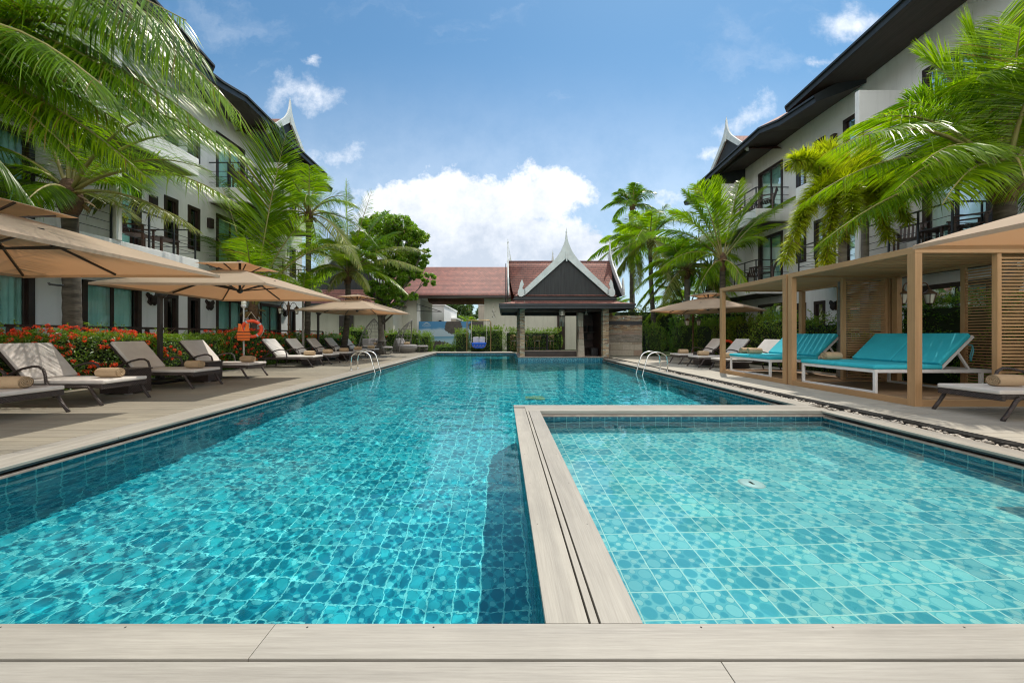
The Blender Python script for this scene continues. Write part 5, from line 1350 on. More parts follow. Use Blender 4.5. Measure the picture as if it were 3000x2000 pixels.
def fr(u, v, Y, arch, nl=85, ll=.8, lw=.042, dr=.6, mi=0, tw=0., hg=.15): return (tuple(at(u,v,Y)), arch, nl, ll, lw, dr, mi, tw, hg)

NEAR = dict(nl=85)
# P1 near palm left of the frame
c1 = at(-330, 230, 4.9)
palm('coconut_palm', (c1.x-.1,c1.y+.1,-.05), c1, 'nearest coconut palm, trunk outside the left edge, long fronds hanging across the top left', [
  fr(705,335,4.4,2.7,115,1.3,.040,.9,0,.1,.75), fr(600,170,4.3,2.3,110,1.3,.040,.9,1,.1,.75), fr(545,60,4.0,1.7,110,1.2,.040,.9,0,.1,.7), fr(640,260,4.9,2.0,110,1.2,.04,.9,1,.0,.7), fr(600,300,5.4,.9,110,.95,.036,.8,0,-.1,.4),
  fr(735,470,5.0,.95,115,.85,.036,.7,0,.1,.3), fr(420,520,5.6,.75,100,.85,.036,.8,1,.0,.35), fr(230,470,4.6,.9,90,.9,.036,1.,1,.2,.5), fr(300,250,3.4,1.3,100,1.0,.034,1.,1,.0,.6),
  fr(100,600,5.9,.5,90,.8,.036,1.,1,.0,.5), fr(-100,-300,4.2,.9,80,.9,.038,.6), fr(-900,100,5,.9,70,.9,.038,.6), fr(-500,-400,6,.8,70,.9,.038,.6), fr(-700,500,6.5,.7,70,.8,.038,.8,1),
  fr(640,400,4.7,1.6,110,1.05,.04,.7,0,.1,.45), fr(470,330,4.4,1.6,110,1.1,.04,.8,1,.0,.6), fr(360,200,5.0,1.3,105,1.1,.04,.8,1,.1,.5), fr(690,430,6.4,1.35,110,1.0,.042,.6,0,-.1,.3),
  fr(480,180,4.6,1.25,110,1.0,.04,.8,0,.15,.4), fr(380,380,5.3,.9,105,.95,.04,.8,0,-.1,.4), fr(330,90,5.6,1.0,100,1.0,.04,.7,0,.1,.3), fr(160,330,5.4,.8,95,.9,.04,.8,0,.1,.4), fr(560,420,6.2,.9,105,.9,.04,.7,1,.1,.3),
  fr(60,200,4.4,.9,90,.95,.038,.9,1,.0,.4), fr(180,-60,4.8,1.0,95,1.0,.04,.7,0,.0,.3), fr(430,520,4.9,1.,100,.85,.038,.8,0,.0,.35), fr(80,-120,6.8,.9,90,.95,.038,.7,1,.1,.3)], .15, .12)
# P2 palm behind the near parasol
c2 = at(204, 585, 7.7)
palm('coconut_palm', (c2.x+.03,7.75,-.05), c2, 'coconut palm with a thick dark trunk behind the nearest parasol on the left', [
  fr(700,600,7.2,1.25,90,.85,.04,.7,0,.1,.3), fr(575,672,7.0,.62,80,.7,.038,.8,2,.0,.35), fr(640,420,7.9,1.3,90,.85,.04,.6,1), fr(330,120,8.2,.6,85,.9,.042,.35,0), fr(180,110,7.3,.5,80,.85,.042,.4,1),
  fr(20,230,7.6,.7,80,.85,.042,.5), fr(-150,420,7.4,.8,80,.8,.042,.7,1), fr(-120,600,7.1,.7,70,.75,.042,.9,1,.0,.3), fr(60,610,6.4,.6,70,.7,.04,.9,1,.1,.4), fr(420,560,9.2,.7,70,.8,.042,.7,1), fr(380,640,9.5,.5,60,.75,.042,.8,2,.0,.4), fr(230,330,9.6,.7,70,.8,.042,.6,1), fr(500,340,6.6,1.,80,.85,.04,.7,0,.1,.3), fr(610,500,8.6,1.0,85,.85,.042,.6,0,.1,.2), fr(470,230,8.8,.8,85,.9,.044,.45,0), fr(60,340,8.2,.8,80,.85,.042,.6,0), fr(-60,520,6.9,.8,80,.8,.042,.8,0,.1,.3)], .15, .12)
# P3 low palm with one great upright frond, behind the second parasol
c3 = at(742, 915, 13.0)
palm('young_coconut_palm', (c3.x,13.05,-.05), c3, 'young coconut palm with a tall upright broad frond behind the life ring', [
  fr(838,392,12.7,1.01,110,1.75,.16,.22,0,.0,-.1), fr(640,520,13.2,1.01,70,1.06,.05,.45,1,.0,.1), fr(905,640,12.6,1.12,80,1.23,.05,.6,0,.1,.2), fr(1040,720,12.9,1.68,80,1.12,.048,.7,2,.1,.3), fr(600,690,13.4,1.01,60,0.95,.05,.6,1,.0,.2),
  fr(860,820,12.4,1.34,60,0.90,.045,.9,0,.0,.4), fr(560,600,14.6,0.90,60,1.01,.05,.5,1), fr(960,700,14.8,1.01,60,1.01,.05,.5,1,.0,.2), fr(720,700,11.2,0.90,70,0.95,.045,.6,0,.1,.3), fr(800,560,14.2,0.67,70,1.12,.05,.35,1)], .11, .10, False, group='coconut palms around the pool')
# palm between, further back against the wing
c35 = at(905, 640, 15.5)
palm('coconut_palm', (c35.x-.3,15.9,-.05), c35, 'coconut palm with greyish arching fronds against the far end of the left wing', auto_fronds(c35, 17, 3.2, 5, 55, .85, .05, .8), .12, .10)
# P4 curved dark trunk palm in front of the gabled house
c4 = at(1019, 812, 17.2)
palm('coconut_palm', (at(1002,981,17.3).x,17.3,-.05), c4, 'coconut palm with a ringed dark trunk in front of the gabled house', [
  fr(1015,530,17.2,.3,60,.75,.05,.15,0), fr(1248,735,16.6,1.35,70,.85,.045,.7,2,.0,.3), fr(1235,790,15.8,1.2,65,.8,.045,.8,2,.0,.4), fr(1140,620,17.8,1.,60,.8,.05,.5,1), fr(1090,560,17.,.5,60,.8,.05,.4,0), fr(960,600,17.5,.6,60,.8,.05,.4,1),
  fr(880,720,17,1.1,60,.85,.05,.6,0,.0,.2), fr(900,800,16.2,.9,60,.75,.045,.8,2,.0,.4), fr(960,855,15.6,.8,50,.6,.045,.9,2,.0,.5), fr(1080,850,15.8,.9,50,.6,.045,.9,2,.0,.5), fr(1170,680,18.6,1.,60,.8,.05,.6,1), fr(850,650,18.5,.9,60,.8,.05,.5,1)]+auto_fronds(c4, 13, 3.2, 17, 56, .95, .055, .55, (80,10)), .15, .11, lean=.12)
# P5 big palm at the right
c5 = at(2945, 545, 7.0)
palm('coconut_palm', (c5.x+.02,7.05,-.05), c5, 'biggest coconut palm at the right edge with a shaggy brown crown base', [
  fr(2925,55,6.88,0.56,95,1.26,.042,.22,0,.0,-.1), fr(2860,235,6.44,1.67,90,0.98,.042,.8,0,.1,.2), fr(2435,440,6.55,1.39,105,1.09,.04,.7,0,.1,.3), fr(2360,590,7.10,1.33,100,1.03,.04,.7,0,.0,.3), fr(2400,715,6.66,0.94,95,0.98,.04,.8,1,.0,.35), fr(2640,300,7.55,1.00,90,1.09,.042,.5,1),
  fr(3120,60,6.99,0.67,85,1.09,.042,.4), fr(3250,300,6.66,1.00,85,1.03,.042,.6), fr(3300,520,6.44,0.89,80,1.03,.042,.8,1,.0,.4), fr(3010,560,5.55,1.00,85,0.92,.04,.9,0,.0,.5), fr(3200,640,7.99,0.78,70,0.92,.042,.9,1), fr(2800,420,9.10,0.89,80,1.03,.042,.6,1), fr(3080,300,9.10,0.89,80,1.03,.042,.6,1), fr(2700,480,5.77,1.00,90,0.92,.04,.8,0,.1,.4), fr(2520,640,8.44,0.89,80,0.92,.042,.8,1), fr(2990,80,6.33,0.67,95,1.21,.045,.3,0), fr(2700,170,7.88,1.00,90,1.15,.045,.45,0), fr(2520,360,7.33,1.22,100,1.09,.042,.6,0,.1,.2), fr(2620,560,5.99,1.05,95,0.98,.042,.75,0,.0,.3), fr(2960,40,7.30,0.60,95,1.25,.045,.2,0,.0,-.1), fr(2840,90,7.40,0.80,95,1.2,.045,.3,0,.1,.0), fr(3080,180,5.99,0.89,90,1.15,.045,.5,0), fr(2760,600,5.55,0.89,85,0.92,.04,.9,0,.0,.4)], .165, .135)
# P6 foxtail palms: yellow-green bushy plumes
def foxtail(base, crown, tips, label):
    base = Vector(base); crown = Vector(crown); e = empty('foxtail_palm', base, 0, label, 'palm tree', 'yellow green foxtail palms')
    b = MB(); n = 18; b.tube([(crown-base)*(i/n) for i in range(n+1)], [.085*(1.2-.35*i/n)*(1+.04*(i % 2)) for i in range(n+1)], 12); b.build('trunk', M['trunkpale'], e)
    b = MB(); c = crown-base; b.lathe([(.06,-.5),(.085,-.35),(.075,-.1),(.04,.15)], 12, 0, tuple(c)); b.build('crownshaft', M['petiole'], e)
    for tip, arch, Lr in tips:
        S = np.array(c); T = np.array(Vector(tip)-base); Cc = S*.5+T*.5+np.array([0,0,arch]); k = 1500
        t = nr.uniform(.14,1.,k)[:,None]; p = (1-t)**2*S+2*t*(1-t)*Cc+t*t*T; tg = 2*(1-t)*(Cc-S)+2*t*(T-Cc); tg /= np.linalg.norm(tg,axis=1,keepdims=True)
        rd = nr.normal(0,1,(k,3)); rd -= (rd*tg).sum(1,keepdims=True)*tg; rd /= np.linalg.norm(rd,axis=1,keepdims=True)
        D = rd+tg*.55; D[:,2] -= .12; D /= np.linalg.norm(D,axis=1,keepdims=True)
        V, Fa = ribbon(p, D, Lr*1.55*nr.uniform(.6,1.15,k)*(1.05-.35*t[:,0]), np.full(k,.021), nr.uniform(.1,.5,k), 2)
        f = npmesh('plume', V, Fa, M['foxtail'], parent=e)
        b = MB(); b.tube([Vector(((1-q)**2*S+2*q*(1-q)*Cc+q*q*T)) for q in [i/10 for i in range(11)]], [.022*(1-i/11)+.004 for i in range(11)], 6); b.build('plume_stalk', M['petiole'], f)
foxtail((at(2466,981,8.6).x,8.6,-.05), at(2470,560,8.6), [(at(2330,470,8.4),.55,.30),(at(2345,640,8.0),.95,.30),(at(2300,760,7.8),1.25,.28),(at(2420,770,7.7),1.1,.28),(at(2560,470,9.1),.7,.28),(at(2500,660,7.3),1.0,.26),(at(2600,560,8.9),.8,.28),(at(2400,440,9.4),.7,.28)], 'yellow green foxtail palm with drooping plumes above the far pergola bay')
foxtail((at(2532,981,9.4).x,9.4,-.05), at(2535,580,9.4), [(at(2620,560,9.0),.8,.26),(at(2600,700,8.4),1.1,.26),(at(2470,700,8.5),1.,.26),(at(2540,430,9.6),.4,.26),(at(2660,650,9.8),.9,.26)], 'foxtail palm with a thicker grey trunk just right of the yellow plumes')
# P7
c7 = at(2117, 772, 15.)
palm('coconut_palm', (c7.x,15.,-.05), c7, 'coconut palm standing against the far end of the right wing, beside the pergola end', [
  fr(2082,530,15.,.5,60,1.,.06,.25,0,.0,-.1), fr(2168,530,15.2,.4,55,.8,.055,.3,0), fr(2330,575,14.8,.75,70,.9,.05,.6,0,.0,.2), fr(1900,680,15.2,1.1,60,.9,.05,.7,1,.0,.3), fr(1930,790,14.6,1.1,60,.9,.05,.8,0,.0,.4), fr(2240,700,14.2,.8,60,.8,.05,.7,0,.0,.3),
  fr(2000,560,15.6,.8,60,.85,.055,.5,1), fr(2190,850,13.9,.7,50,.7,.045,.9,0,.0,.5), fr(2040,860,14.2,.7,50,.7,.045,.9,1,.0,.5), fr(2260,600,16.4,.7,55,.85,.05,.5,1), fr(2040,540,14.6,.8,60,1.,.055,.4,0), fr(2230,560,14.6,.8,60,1.,.055,.4,0), fr(1960,620,15.8,1.,60,.95,.055,.5,0), fr(1985,740,15.4,1.,60,.85,.05,.7,1), fr(2280,660,15.4,.9,60,.9,.05,.6,0)], .13, .10)
# P8-P10 and others at the back right
c8 = at(1905, 712, 21.5)
palm('coconut_palm', (at(1925,981,21.5).x,21.5,-.05), c8, 'tall coconut palm with a slim dark trunk left of the far right parasol', auto_fronds(c8, 20, 3.7, 21, 52, .95, .06, .8), .14, .11, lean=-.1)
c9 = at(1850, 730, 26.)
palm('coconut_palm', (at(1850,981,26.).x,26.,-.05), c9, 'coconut palm behind the pavilion end, second trunk from the left on the right side', auto_fronds(c9, 18, 4.1, 33, 46, 1.0, .07, .8), .15, .12)
c10 = at(2012, 800, 19.)
palm('coconut_palm', (at(2015,981,19.).x,19.,-.05), c10, 'coconut palm with a pale ringed trunk above the far right parasol', auto_fronds(c10, 24, 3.1, 44, 52, 1.0, .055, .7), .16, .12, True)
c11 = at(1790, 930, 30.)
palm('coconut_palm', (c11.x+.4,30.,-.05), c11, 'low bright green coconut palm just right of the pavilion roof', auto_fronds(c11, 16, 3.2, 52, 45, 1., .07, .6), .16, .12)
c12 = at(1990, 900, 24.)
palm('coconut_palm', (c12.x,24.,-.05), c12, 'low coconut palm filling the gap left of the far right parasol', auto_fronds(c12, 12, 2.9, 63, 42, .9, .07, .7), .16, .12)
c13 = at(2150, 850, 22.)
c14 = at(1372, 958, 46.)
palm('coconut_palm', (c14.x,46.,-.05), c14, 'small distant palm seen through the gatehouse passage', auto_fronds(c14, 14, 2.6, 71, 36, .8, .09, .7), .16, .12)
c15 = at(888, 868, 14.)
palm('slim_palm', (c15.x,14.,-.05), c15, 'slim smooth palm with a thin stem in front of the terrace corner', auto_fronds(c15, 7, 1.3, 81, 30, .4, .04, .5, (85,20)), .05, .035, True, fibre=False, group='coconut palms around the pool')

# leaf scatter --------------------------------------------------------
def leaf_cloud(name, P, N, size, mats, mi=None, parent=None, jit=.6):
    """rhombic folded leaves: P (n,3) centres, N (n,3) facing"""
    n = len(P); N = N+nr.normal(0,jit,(n,3)); N /= np.linalg.norm(N,axis=1,keepdims=True)+1e-9
    a = nr.normal(0,1,(n,3)); a -= (a*N).sum(1,keepdims=True)*N; a /= np.linalg.norm(a,axis=1,keepdims=True); b = np.cross(N,a)
    s = (size*nr.uniform(.6,1.3,n))[:,None]
    V = np.stack([P-a*s, P+b*s*.42+N*s*.12, P+a*s, P-b*s*.42+N*s*.12],1).reshape(-1,3)
    Fa = np.stack([np.arange(n)*4, np.arange(n)*4+1, np.arange(n)*4+2],1); Fb = np.stack([np.arange(n)*4, np.arange(n)*4+2, np.arange(n)*4+3],1)
    Fx = np.stack([Fa,Fb],1).reshape(-1,3)
    return npmesh(name, V, Fx, mats, None if mi is None else np.repeat(mi,2), parent=parent)
def lump(P, sc_, seed): 
    k = np.array([[1.3,.7,.4],[-.6,1.5,.8],[.9,-1.1,1.7],[2.3,1.9,-1.2],[-2.8,1.4,2.1]])*sc_
    return sum(np.sin(P@k[i]+seed*(i+1.7))/(1+.35*i) for i in range(5))/2.6
def hedge(name, x0, x1, y0, y1, h, dens, size, mats, label, cat, group, flowers=0, shoots=0, seed=1, rough=.10, base=.0, fl_zone=None, litfrac=.2, z0=-.05):
    e = empty(name, ((x0+x1)/2,(y0+y1)/2,z0), 0, label, cat, group); O = np.array([(x0+x1)/2,(y0+y1)/2,z0]); h = h-z0
    W, L = x1-x0, y1-y0
    def surf(n, deep=.22):
        ar = np.array([L*h, L*h, W*h, W*h, W*L]); f = nr.choice(5, n, p=ar/ar.sum()); r1, r2 = nr.random(n), nr.random(n)
        x = np.where(f==0,x0,np.where(f==1,x1,x0+W*r1)); y = np.where(f==2,y0,np.where(f==3,y1,y0+L*(np.where(f<2,r1,r2)))); z = np.where(f==4,h,base+(h-base)*np.where(f<2,r2,nr.random(n)))
        N = np.zeros((n,3)); N[f==0,0]=-1; N[f==1,0]=1; N[f==2,1]=-1; N[f==3,1]=1; N[f==4,2]=1
        P = np.c_[x,y,z+z0]; ctr = np.array([(x0+x1)/2,(y0+y1)/2,z0+h*.5])
        d = lump(P, 2.2, seed)*rough+lump(P, 6., seed+3)*rough*.45-np.abs(nr.normal(0,deep*.5,n))+.02
        # round the shoulders
        q = (P-ctr)/np.array([W/2,L/2 if L < W*2 else 1e9,h/2]); k = np.clip((q**2).sum(1)-1.25,0,None)
        P = P+N*d[:,None]-(P-ctr)*(np.clip(k,0,1)*.16)[:,None]*np.array([1,0 if L > W*2 else 1,1])
        N2 = N+np.array([0,0,.45]); return P, N2
    area = 2*L*h+2*W*h+W*L; n = int(area*dens)
    P, N = surf(n); mi = np.where(nr.random(n) < litfrac+.35*(P[:,2]-z0 > h*.86), 1, 0)  # painted sunlit leaf tone, picked more often near the top
    FP, FN, FS, FM = [P-O], [N], [np.full(n,size)], [mi]
    c = MB(); i = .16 if min(W,L) > .5 else .1
    nx, ny = 3, max(3, int(L/.35)); 
    for side in range(1):
        def q(p): v = np.array(p); return v
    c.box(x0+i-O[0],x1-i-O[0],y0+i-O[1],y1-i-O[1],.0,h-.17); co_ = c.build('shaded_core', M['core'], e)  # near-black filler box, painted as the shade inside the foliage
    if True:
        k = max(shoots,1); px_ = nr.uniform(x0+.08,x1-.08,k); py = nr.uniform(y0+.05,y1-.05,k); H = nr.uniform(.08,.34,k); Pp, Nn = [], []
        for j in range(k):
            m_ = int(10+H[j]*60); tt = nr.random(m_); ln = nr.normal(0,.25,2)
            Pp.append(np.c_[px_[j]+ln[0]*tt*H[j]+nr.normal(0,.018,m_), py[j]+ln[1]*tt*H[j]+nr.normal(0,.018,m_), z0+h-.06+tt*H[j]]); Nn.append(nr.normal(0,1,(m_,3)))
        kk = sum(map(len,Pp)); FP.append(np.concatenate(Pp)-O); FN.append(np.concatenate(Nn)); FS.append(np.full(kk,size*.8)); FM.append(np.full(kk,2))
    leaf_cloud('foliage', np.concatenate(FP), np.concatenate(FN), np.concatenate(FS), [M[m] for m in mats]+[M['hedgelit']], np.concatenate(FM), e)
    if flowers:
        P, N = surf(flowers*4, .02); keep = (P[:,2] > z0+.3)
        if fl_zone is not None: keep &= fl_zone(P)
        P = P[keep][:flowers]; N = N[keep][:flowers]; k = 34; C = []; Nn = []
        for p, nn in zip(P, N):
            r_ = nr.uniform(.035,.06); d = nr.normal(0,1,(k,3)); d /= np.linalg.norm(d,axis=1,keepdims=True); d += nn*.5; d /= np.linalg.norm(d,axis=1,keepdims=True)
            C.append(p+nn*.03+d*r_*nr.uniform(.6,1.,(k,1))); Nn.append(d)
        if C: leaf_cloud('flower_heads', np.concatenate(C)-O, np.concatenate(Nn), np.full(len(C)*k,.017), [M['ixora']], None, e, .3)
    return e
HG = 'clipped hedges around the pool'
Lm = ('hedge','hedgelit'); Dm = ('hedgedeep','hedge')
hedge('flower_hedge', -9.55,-8.62, 3.2,6.6, 1.10, 1500,.030, Lm, 'red flowering hedge behind the nearest left loungers', 'hedge', HG, 330, 26, 1)
hedge('flower_hedge', -9.55,-8.60, 6.6,8.9, 1.14, 1300,.030, Lm, 'red flowering hedge behind the first wicker box table', 'hedge', HG, 270, 14, 2)
hedge('clipped_hedge', -9.65,-8.62, 8.9,11., 1.10, 1300,.026, Lm, 'light green clipped hedge left of the life vest', 'hedge', HG, 36, 10, 3, .06, fl_zone=lambda P: P[:,2] < .85, litfrac=.5)
hedge('flower_hedge', -9.6,-8.50, 11.,13.2, 1.2, 1100,.030, Dm, 'dark red flowering hedge around the life vest and life ring', 'hedge', HG, 210, 12, 4)
hedge('flower_hedge', -9.6,-8.50, 13.2,16.4, 1.12, 800,.034, Lm, 'hedge with scattered red flowers behind the middle left loungers', 'hedge', HG, 120, 12, 5)
hedge('flower_hedge', -9.6,-8.5, 16.4,20.4, 1.08, 650,.036, Lm, 'hedge with few red flowers around the third left parasol pole', 'hedge', HG, 40, 14, 6)
hedge('shrub', -9.9,-8.3, 20.9,22.2, 1.5, 500,.04, Lm, 'green shrub behind the left pod seat', 'shrub', HG, 6, 24, 7)
hedge('shrub', -8.2,-5.6, 23.2,24.2, 1.32, 500,.042, ('hedge','hedgelit'), 'bright green shrub between the two pod seats', 'shrub', HG, 2, 40, 8, .16, litfrac=.4)
hedge('shrub', -5.6,-4.75, 22.9,24., 1.15, 500,.042, ('hedge','hedgelit'), 'bright bushy shrub right of the right pod seat', 'shrub', HG, 0, 36, 9, .18, litfrac=.5)
hedge('low_shrub', -4.7,-3.3, 24.,24.9, .42, 420,.04, Dm, 'low dark planting in front of the mural', 'shrub', HG, 0, 8, 10, .1)
hedge('shrub', -3.35,-2.35, 23.7,24.6, 1.35, 420,.045, ('hedge','hedgelit'), 'loose leafy shrub left of the brass swing frame', 'shrub', HG, 0, 50, 11, .2, .2, litfrac=.5)
hedge('shrub', -2.35,.1, 23.9,24.7, 1.55, 420,.045, ('hedge','hedgelit'), 'tall loose hedge right behind the blue swing', 'shrub', HG, 0, 90, 12, .16, litfrac=.4)
hedge('shrub', .1,4.2, 24.4,25.2, 1.42, 400,.045, ('hedge','hedgelit'), 'hedge seen through the open pool bar behind the bar table', 'shrub', HG, 0, 110, 13, .14, litfrac=.35)
hedge('shrub', 7.5,8.5, 18.4,19.4, 1.65, 600,.035, ('hedge','hedgelit'), 'upright shrub just right of the stone shower wall', 'shrub', HG, 0, 30, 14, .3, litfrac=.35)
hedge('shrub', 8.7,9.9, 17.4,18.4, 1.72, 600,.034, ('hedge','hedgelit'), 'rounded green shrub behind the tall slim palms', 'shrub', HG, 0, 30, 15, .3)
hedge('shrub', 9.3,10.4, 14.5,17.3, 1.66, 700,.036, ('hedgelit','hedgelit'), 'long shrub row under the far right parasol', 'shrub', HG, 0, 90, 16, .34, litfrac=.4)  # all leaves in the light tone, standing in for sun on this row
hedge('shrub', 9.3,10.5, 11.6,14.4, 1.72, 700,.036, ('hedgelit','hedgelit'), 'bushy shrub row behind the far right loungers', 'shrub', HG, 0, 110, 17, .42, litfrac=.4)  # light leaf tone throughout, in place of sunshine on the bushes
hedge('shrub', 9.1,9.8, 10.1,11.4, 1.0, 700,.032, Lm, 'low shrub behind the end post of the pergola', 'shrub', HG, 0, 20, 18, .2)
hedge('shrub', 9.0,9.7, 8.5,9.9, 1.0, 800,.03, Lm, 'loose shrub between the pergola back post and the narrow dark window', 'shrub', HG, 0, 40, 19, .25)
hedge('shrub', 9.35,10.6, 5.6,8.5, 1.85, 1100,.032, Dm, 'tall dark hedge behind the near pergola bay with white glints', 'shrub', HG, 0, 90, 20, .30, litfrac=.25)
hedge('shrub', 9.3,10.6, 3.4,5.6, 2.0, 900,.032, Dm, 'dark hedge behind the slatted screens at the right edge', 'shrub', HG, 0, 20, 21, .2, litfrac=.12)
hedge('shrub', 8.85,9.1, 9.0,10.4, 1.55, 500,.03, Lm, 'thin leafy shrub rising beside the pergola back post', 'shrub', HG, 0, 20, 22, .25)

# broadleaf tree at left centre ----------------------------------------
def tree(name, base, H, trunk_r, clumps, leafs, size, mats, label, group, limbs=True, cat='tree', open_=.55):
    base = Vector(base); e = empty(name, base, 0, label, cat, group)
    b = MB(); top = Vector((.1,0,H*.72)); b.tube([(0,0,0),(.06,0,H*.2),(.02,.03,H*.45),top], [trunk_r*1.3,trunk_r,trunk_r*.85,trunk_r*.35], 10)
    for c in clumps:
        p = Vector(c[:3])-base; st_ = Vector((.03,.0,H*rnd.uniform(.32,.55))); mid = st_.lerp(p,.5)+Vector((0,0,-.1)); b.tube([st_, mid, p], [trunk_r*.38,trunk_r*.2,.012], 7)
        for k in range(3):
            q = p+Vector([rnd.uniform(-1,1)*c[3]*.8, rnd.uniform(-1,1)*c[3]*.8, rnd.uniform(-.6,.8)*c[4]*.8]); b.tube([mid.lerp(p,.6), q], [trunk_r*.14,.006], 5)
    b.build('trunk', M['bark'], e)
    Ps, Ns = [], []
    tot = sum(c[3]**2 for c in clumps)
    for c in clumps:
        m_ = int(leafs*c[3]**2/tot); sub = max(8, m_//90)
        sp = nr.normal(0,1,(sub,3)); sp /= np.linalg.norm(sp,axis=1,keepdims=True); sp *= nr.uniform(.35,1.,(sub,1))**.5; sp *= [c[3],c[3],c[4]]
        idx = nr.integers(0,sub,m_); d = nr.normal(0,1,(m_,3)); d /= np.linalg.norm(d,axis=1,keepdims=True); rr = c[3]*.33*nr.uniform(.15,1.,(m_,1))**.6
        P = sp[idx]+d*rr*[1,1,.75]+np.array(c[:3]); Ps.append(P); Ns.append(d+np.array([0,0,.6]))
    P = np.concatenate(Ps); N = np.concatenate(Ns); n = len(P); mi = (nr.random(n) < .3).astype(int)
    leaf_cloud('crown', P-np.array(base), N, np.full(n,size), [M[m] for m in mats], mi, e, 1.1)
    return e
def clump(u, v, Y, r, rz): p = at(u,v,Y); return (p.x,p.y,p.z,r,rz)
tree('broadleaf_tree', (at(1114,981,20.).x,20.,-.05), 4.6, .17, [clump(1130,655,20,0.83,0.61),clump(1180,660,20.3,0.66,0.50),clump(1215,700,20,0.66,0.44),clump(1110,720,19.5,0.77,0.55),clump(1240,745,19.8,0.44,0.33),clump(1125,790,20.,.75,.6),clump(1165,815,20.,.7,.5),clump(1095,850,20.2,.6,.5),clump(1185,760,20.4,.7,.5),clump(1080,770,20.4,.6,.5),clump(1215,690,20.2,.7,.5),clump(1170,770,20.3,0.87,0.56),clump(1090,660,20.8,0.66,0.55),clump(1255,815,19.6,0.41,0.42),clump(1215,800,20,0.51,0.39),
  clump(1140,850,19.4,0.65,0.49),clump(1170,875,19.6,0.46,0.39),clump(1120,895,19.8,0.46,0.35),clump(1060,700,20.4,0.55,0.44),clump(1205,870,20,0.41,0.22),clump(1230,770,20.4,0.51,0.42),clump(1200,740,20.2,0.55,0.44),clump(1150,700,20.5,0.77,0.55)], 62000, .075, ('treeleaf','hedgelit'), 'leafy broadleaf tree beside the red gatehouse roof', 'trees around the hotel')
tree('broadleaf_tree', (at(1335,981,58).x,58.,-.05), 8, .3, [clump(1310,905,58,2.2,1.7),clump(1350,895,58,2.6,1.9),clump(1385,915,59,2.,1.5),clump(1330,940,56,2.2,1.6),clump(1290,920,60,1.6,1.5),clump(1365,945,57,2.2,1.4)], 7000, .26, ('farleaf','farleaf'), 'distant round green tree seen through the passage', 'trees around the hotel')
# tall dark palm behind the back right palms
c16 = at(1852, 610, 31.)
palm('coconut_palm', (at(1856,981,31.).x,31.,-.05), c16, 'tallest dark palm crown rising behind the back right palms', auto_fronds(c16, 15, 3.0, 91, 44, .9, .075, .9, (86,5)), .16, .12, mats=('cocodark','cocodark','cocodark'))
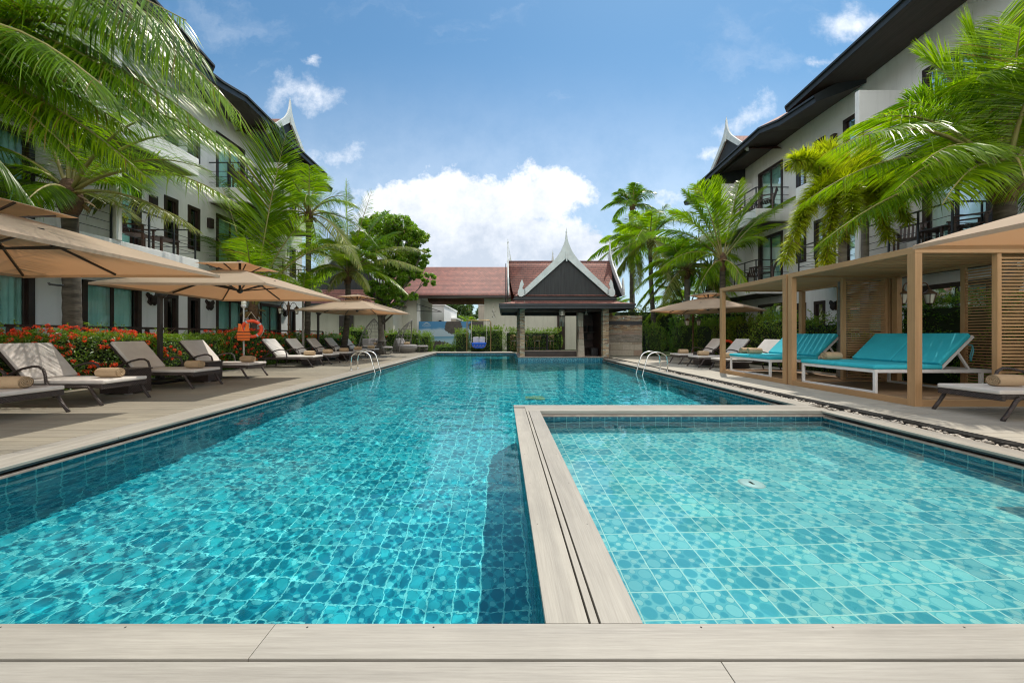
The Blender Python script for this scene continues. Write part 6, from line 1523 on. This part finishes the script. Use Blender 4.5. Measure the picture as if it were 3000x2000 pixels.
# banana and traveller palms
def banana(base, tips, label, W=.32, fan=False):
    base = Vector(base); e = empty('banana_plant' if not fan else 'fan_palm', base, 0, label, 'plant', 'broad leaved plants behind the parasol')
    b = MB(); H = 2.6; b.tube([(0,0,0),(0,0,H*.5),(0,0,H)], [.16,.13,.07], 10); b.build('stem', M['petiole'], e)
    for tip, arch in tips:
        S = Vector((0,0,H-.2)); T = Vector(tip)-base; Cc = S.lerp(T,.5)+Vector((0,0,arch)); P = []; n = 30
        V, Fa = [], []
        rt = []
        for i in range(n+1):
            t_ = .30+.70*i/n; p = S*(1-t_)**2+Cc*2*t_*(1-t_)+T*t_*t_; rt.append(p)
        Vs = []; Fs = []
        for i in range(n):
            p, q = rt[i], rt[i+1]; tg = (q-p).normalized(); sd = tg.cross(Vector((0,0,1))).normalized(); w = W*math.sin(math.pi*min(1,(i+1)/n*.92+.06))**.6
            for k in (-1, 1):
                dr = .25+.25*rnd.random(); j = rnd.uniform(.8,1.); gp = .86+.14*(rnd.random() > .35)
                q2 = p.lerp(q, gp)
                o = len(Vs); Vs += [p, q2, q2+sd*k*w*j*.6+Vector((0,0,-w*dr*.35)), p+sd*k*w*j*.6+Vector((0,0,-w*dr*.35)), q2+sd*k*w*j+tg*.06+Vector((0,0,-w*dr)), p+sd*k*w*j+tg*.06+Vector((0,0,-w*dr))]
                Fs += [(o,o+1,o+2,o+3),(o+3,o+2,o+4,o+5)]
        f = npmesh('leaf', np.array([v[:] for v in Vs]), np.array(Fs), M['banana'], parent=e)
        b = MB(); b.tube([S*(1-t_)**2+Cc*2*t_*(1-t_)+T*t_*t_ for t_ in [i/12 for i in range(13)]], [.035*(1-i/13)+.006 for i in range(13)], 6); b.build('leaf_stalk', M['petiole'], f)
Yb = 20.5
banana((at(2015,981,Yb).x,Yb,-.05), [(at(1925,775,Yb),1.4),(at(1950,840,Yb),1.2),(at(2040,700,Yb),.7),(at(2090,760,Yb),.9),(at(1985,700,Yb+.6),.6),(at(1960,900,Yb-.4),1.2)], 'banana plant with torn broad leaves beside the tall slim palm', .34)
Yf = 19.8
banana((at(2075,981,Yf).x,Yf,-.05), [(at(2040+i*11.,745+abs(i-5)*5,Yf+.05*i),.15) for i in range(11)], 'fan shaped plant with upright striped leaves near the right wing corner', .11, True)
# spiky bromeliads behind left hedge
def spiky(loc, n, L, label):
    e = empty('spiky_plant', loc, 0, label, 'plant', 'spiky plants'); az = nr.uniform(0,6.28,n); el = nr.uniform(.5,1.4,n); D = np.c_[np.cos(az)*np.cos(el),np.sin(az)*np.cos(el),np.sin(el)]
    V, Fa = ribbon(np.zeros((n,3))+[0,0,.0], D, L*nr.uniform(.7,1.1,n), np.full(n,.05), np.full(n,.4), 4); npmesh('leaves', V, Fa, M['dryleaf'], parent=e)
spiky((-9.75,9.85,.6), 30, .85, 'reddish spiky plant poking above the left hedge')
# far greenery as masses at the edges of the site
hedge('far_hedge', 8.2,16., 25.,26.5, 2.9, 130,.09, ('farleaf','hedge'), 'dark planting behind the tall palms on the right', 'hedge', HG, 0, 30, 31, .5)
hedge('far_hedge', 10.6,12.2, 17.5,22.5, 2.3, 200,.06, Dm, 'dark bushes against the far corner of the right wing', 'hedge', HG, 0, 10, 32, .4)
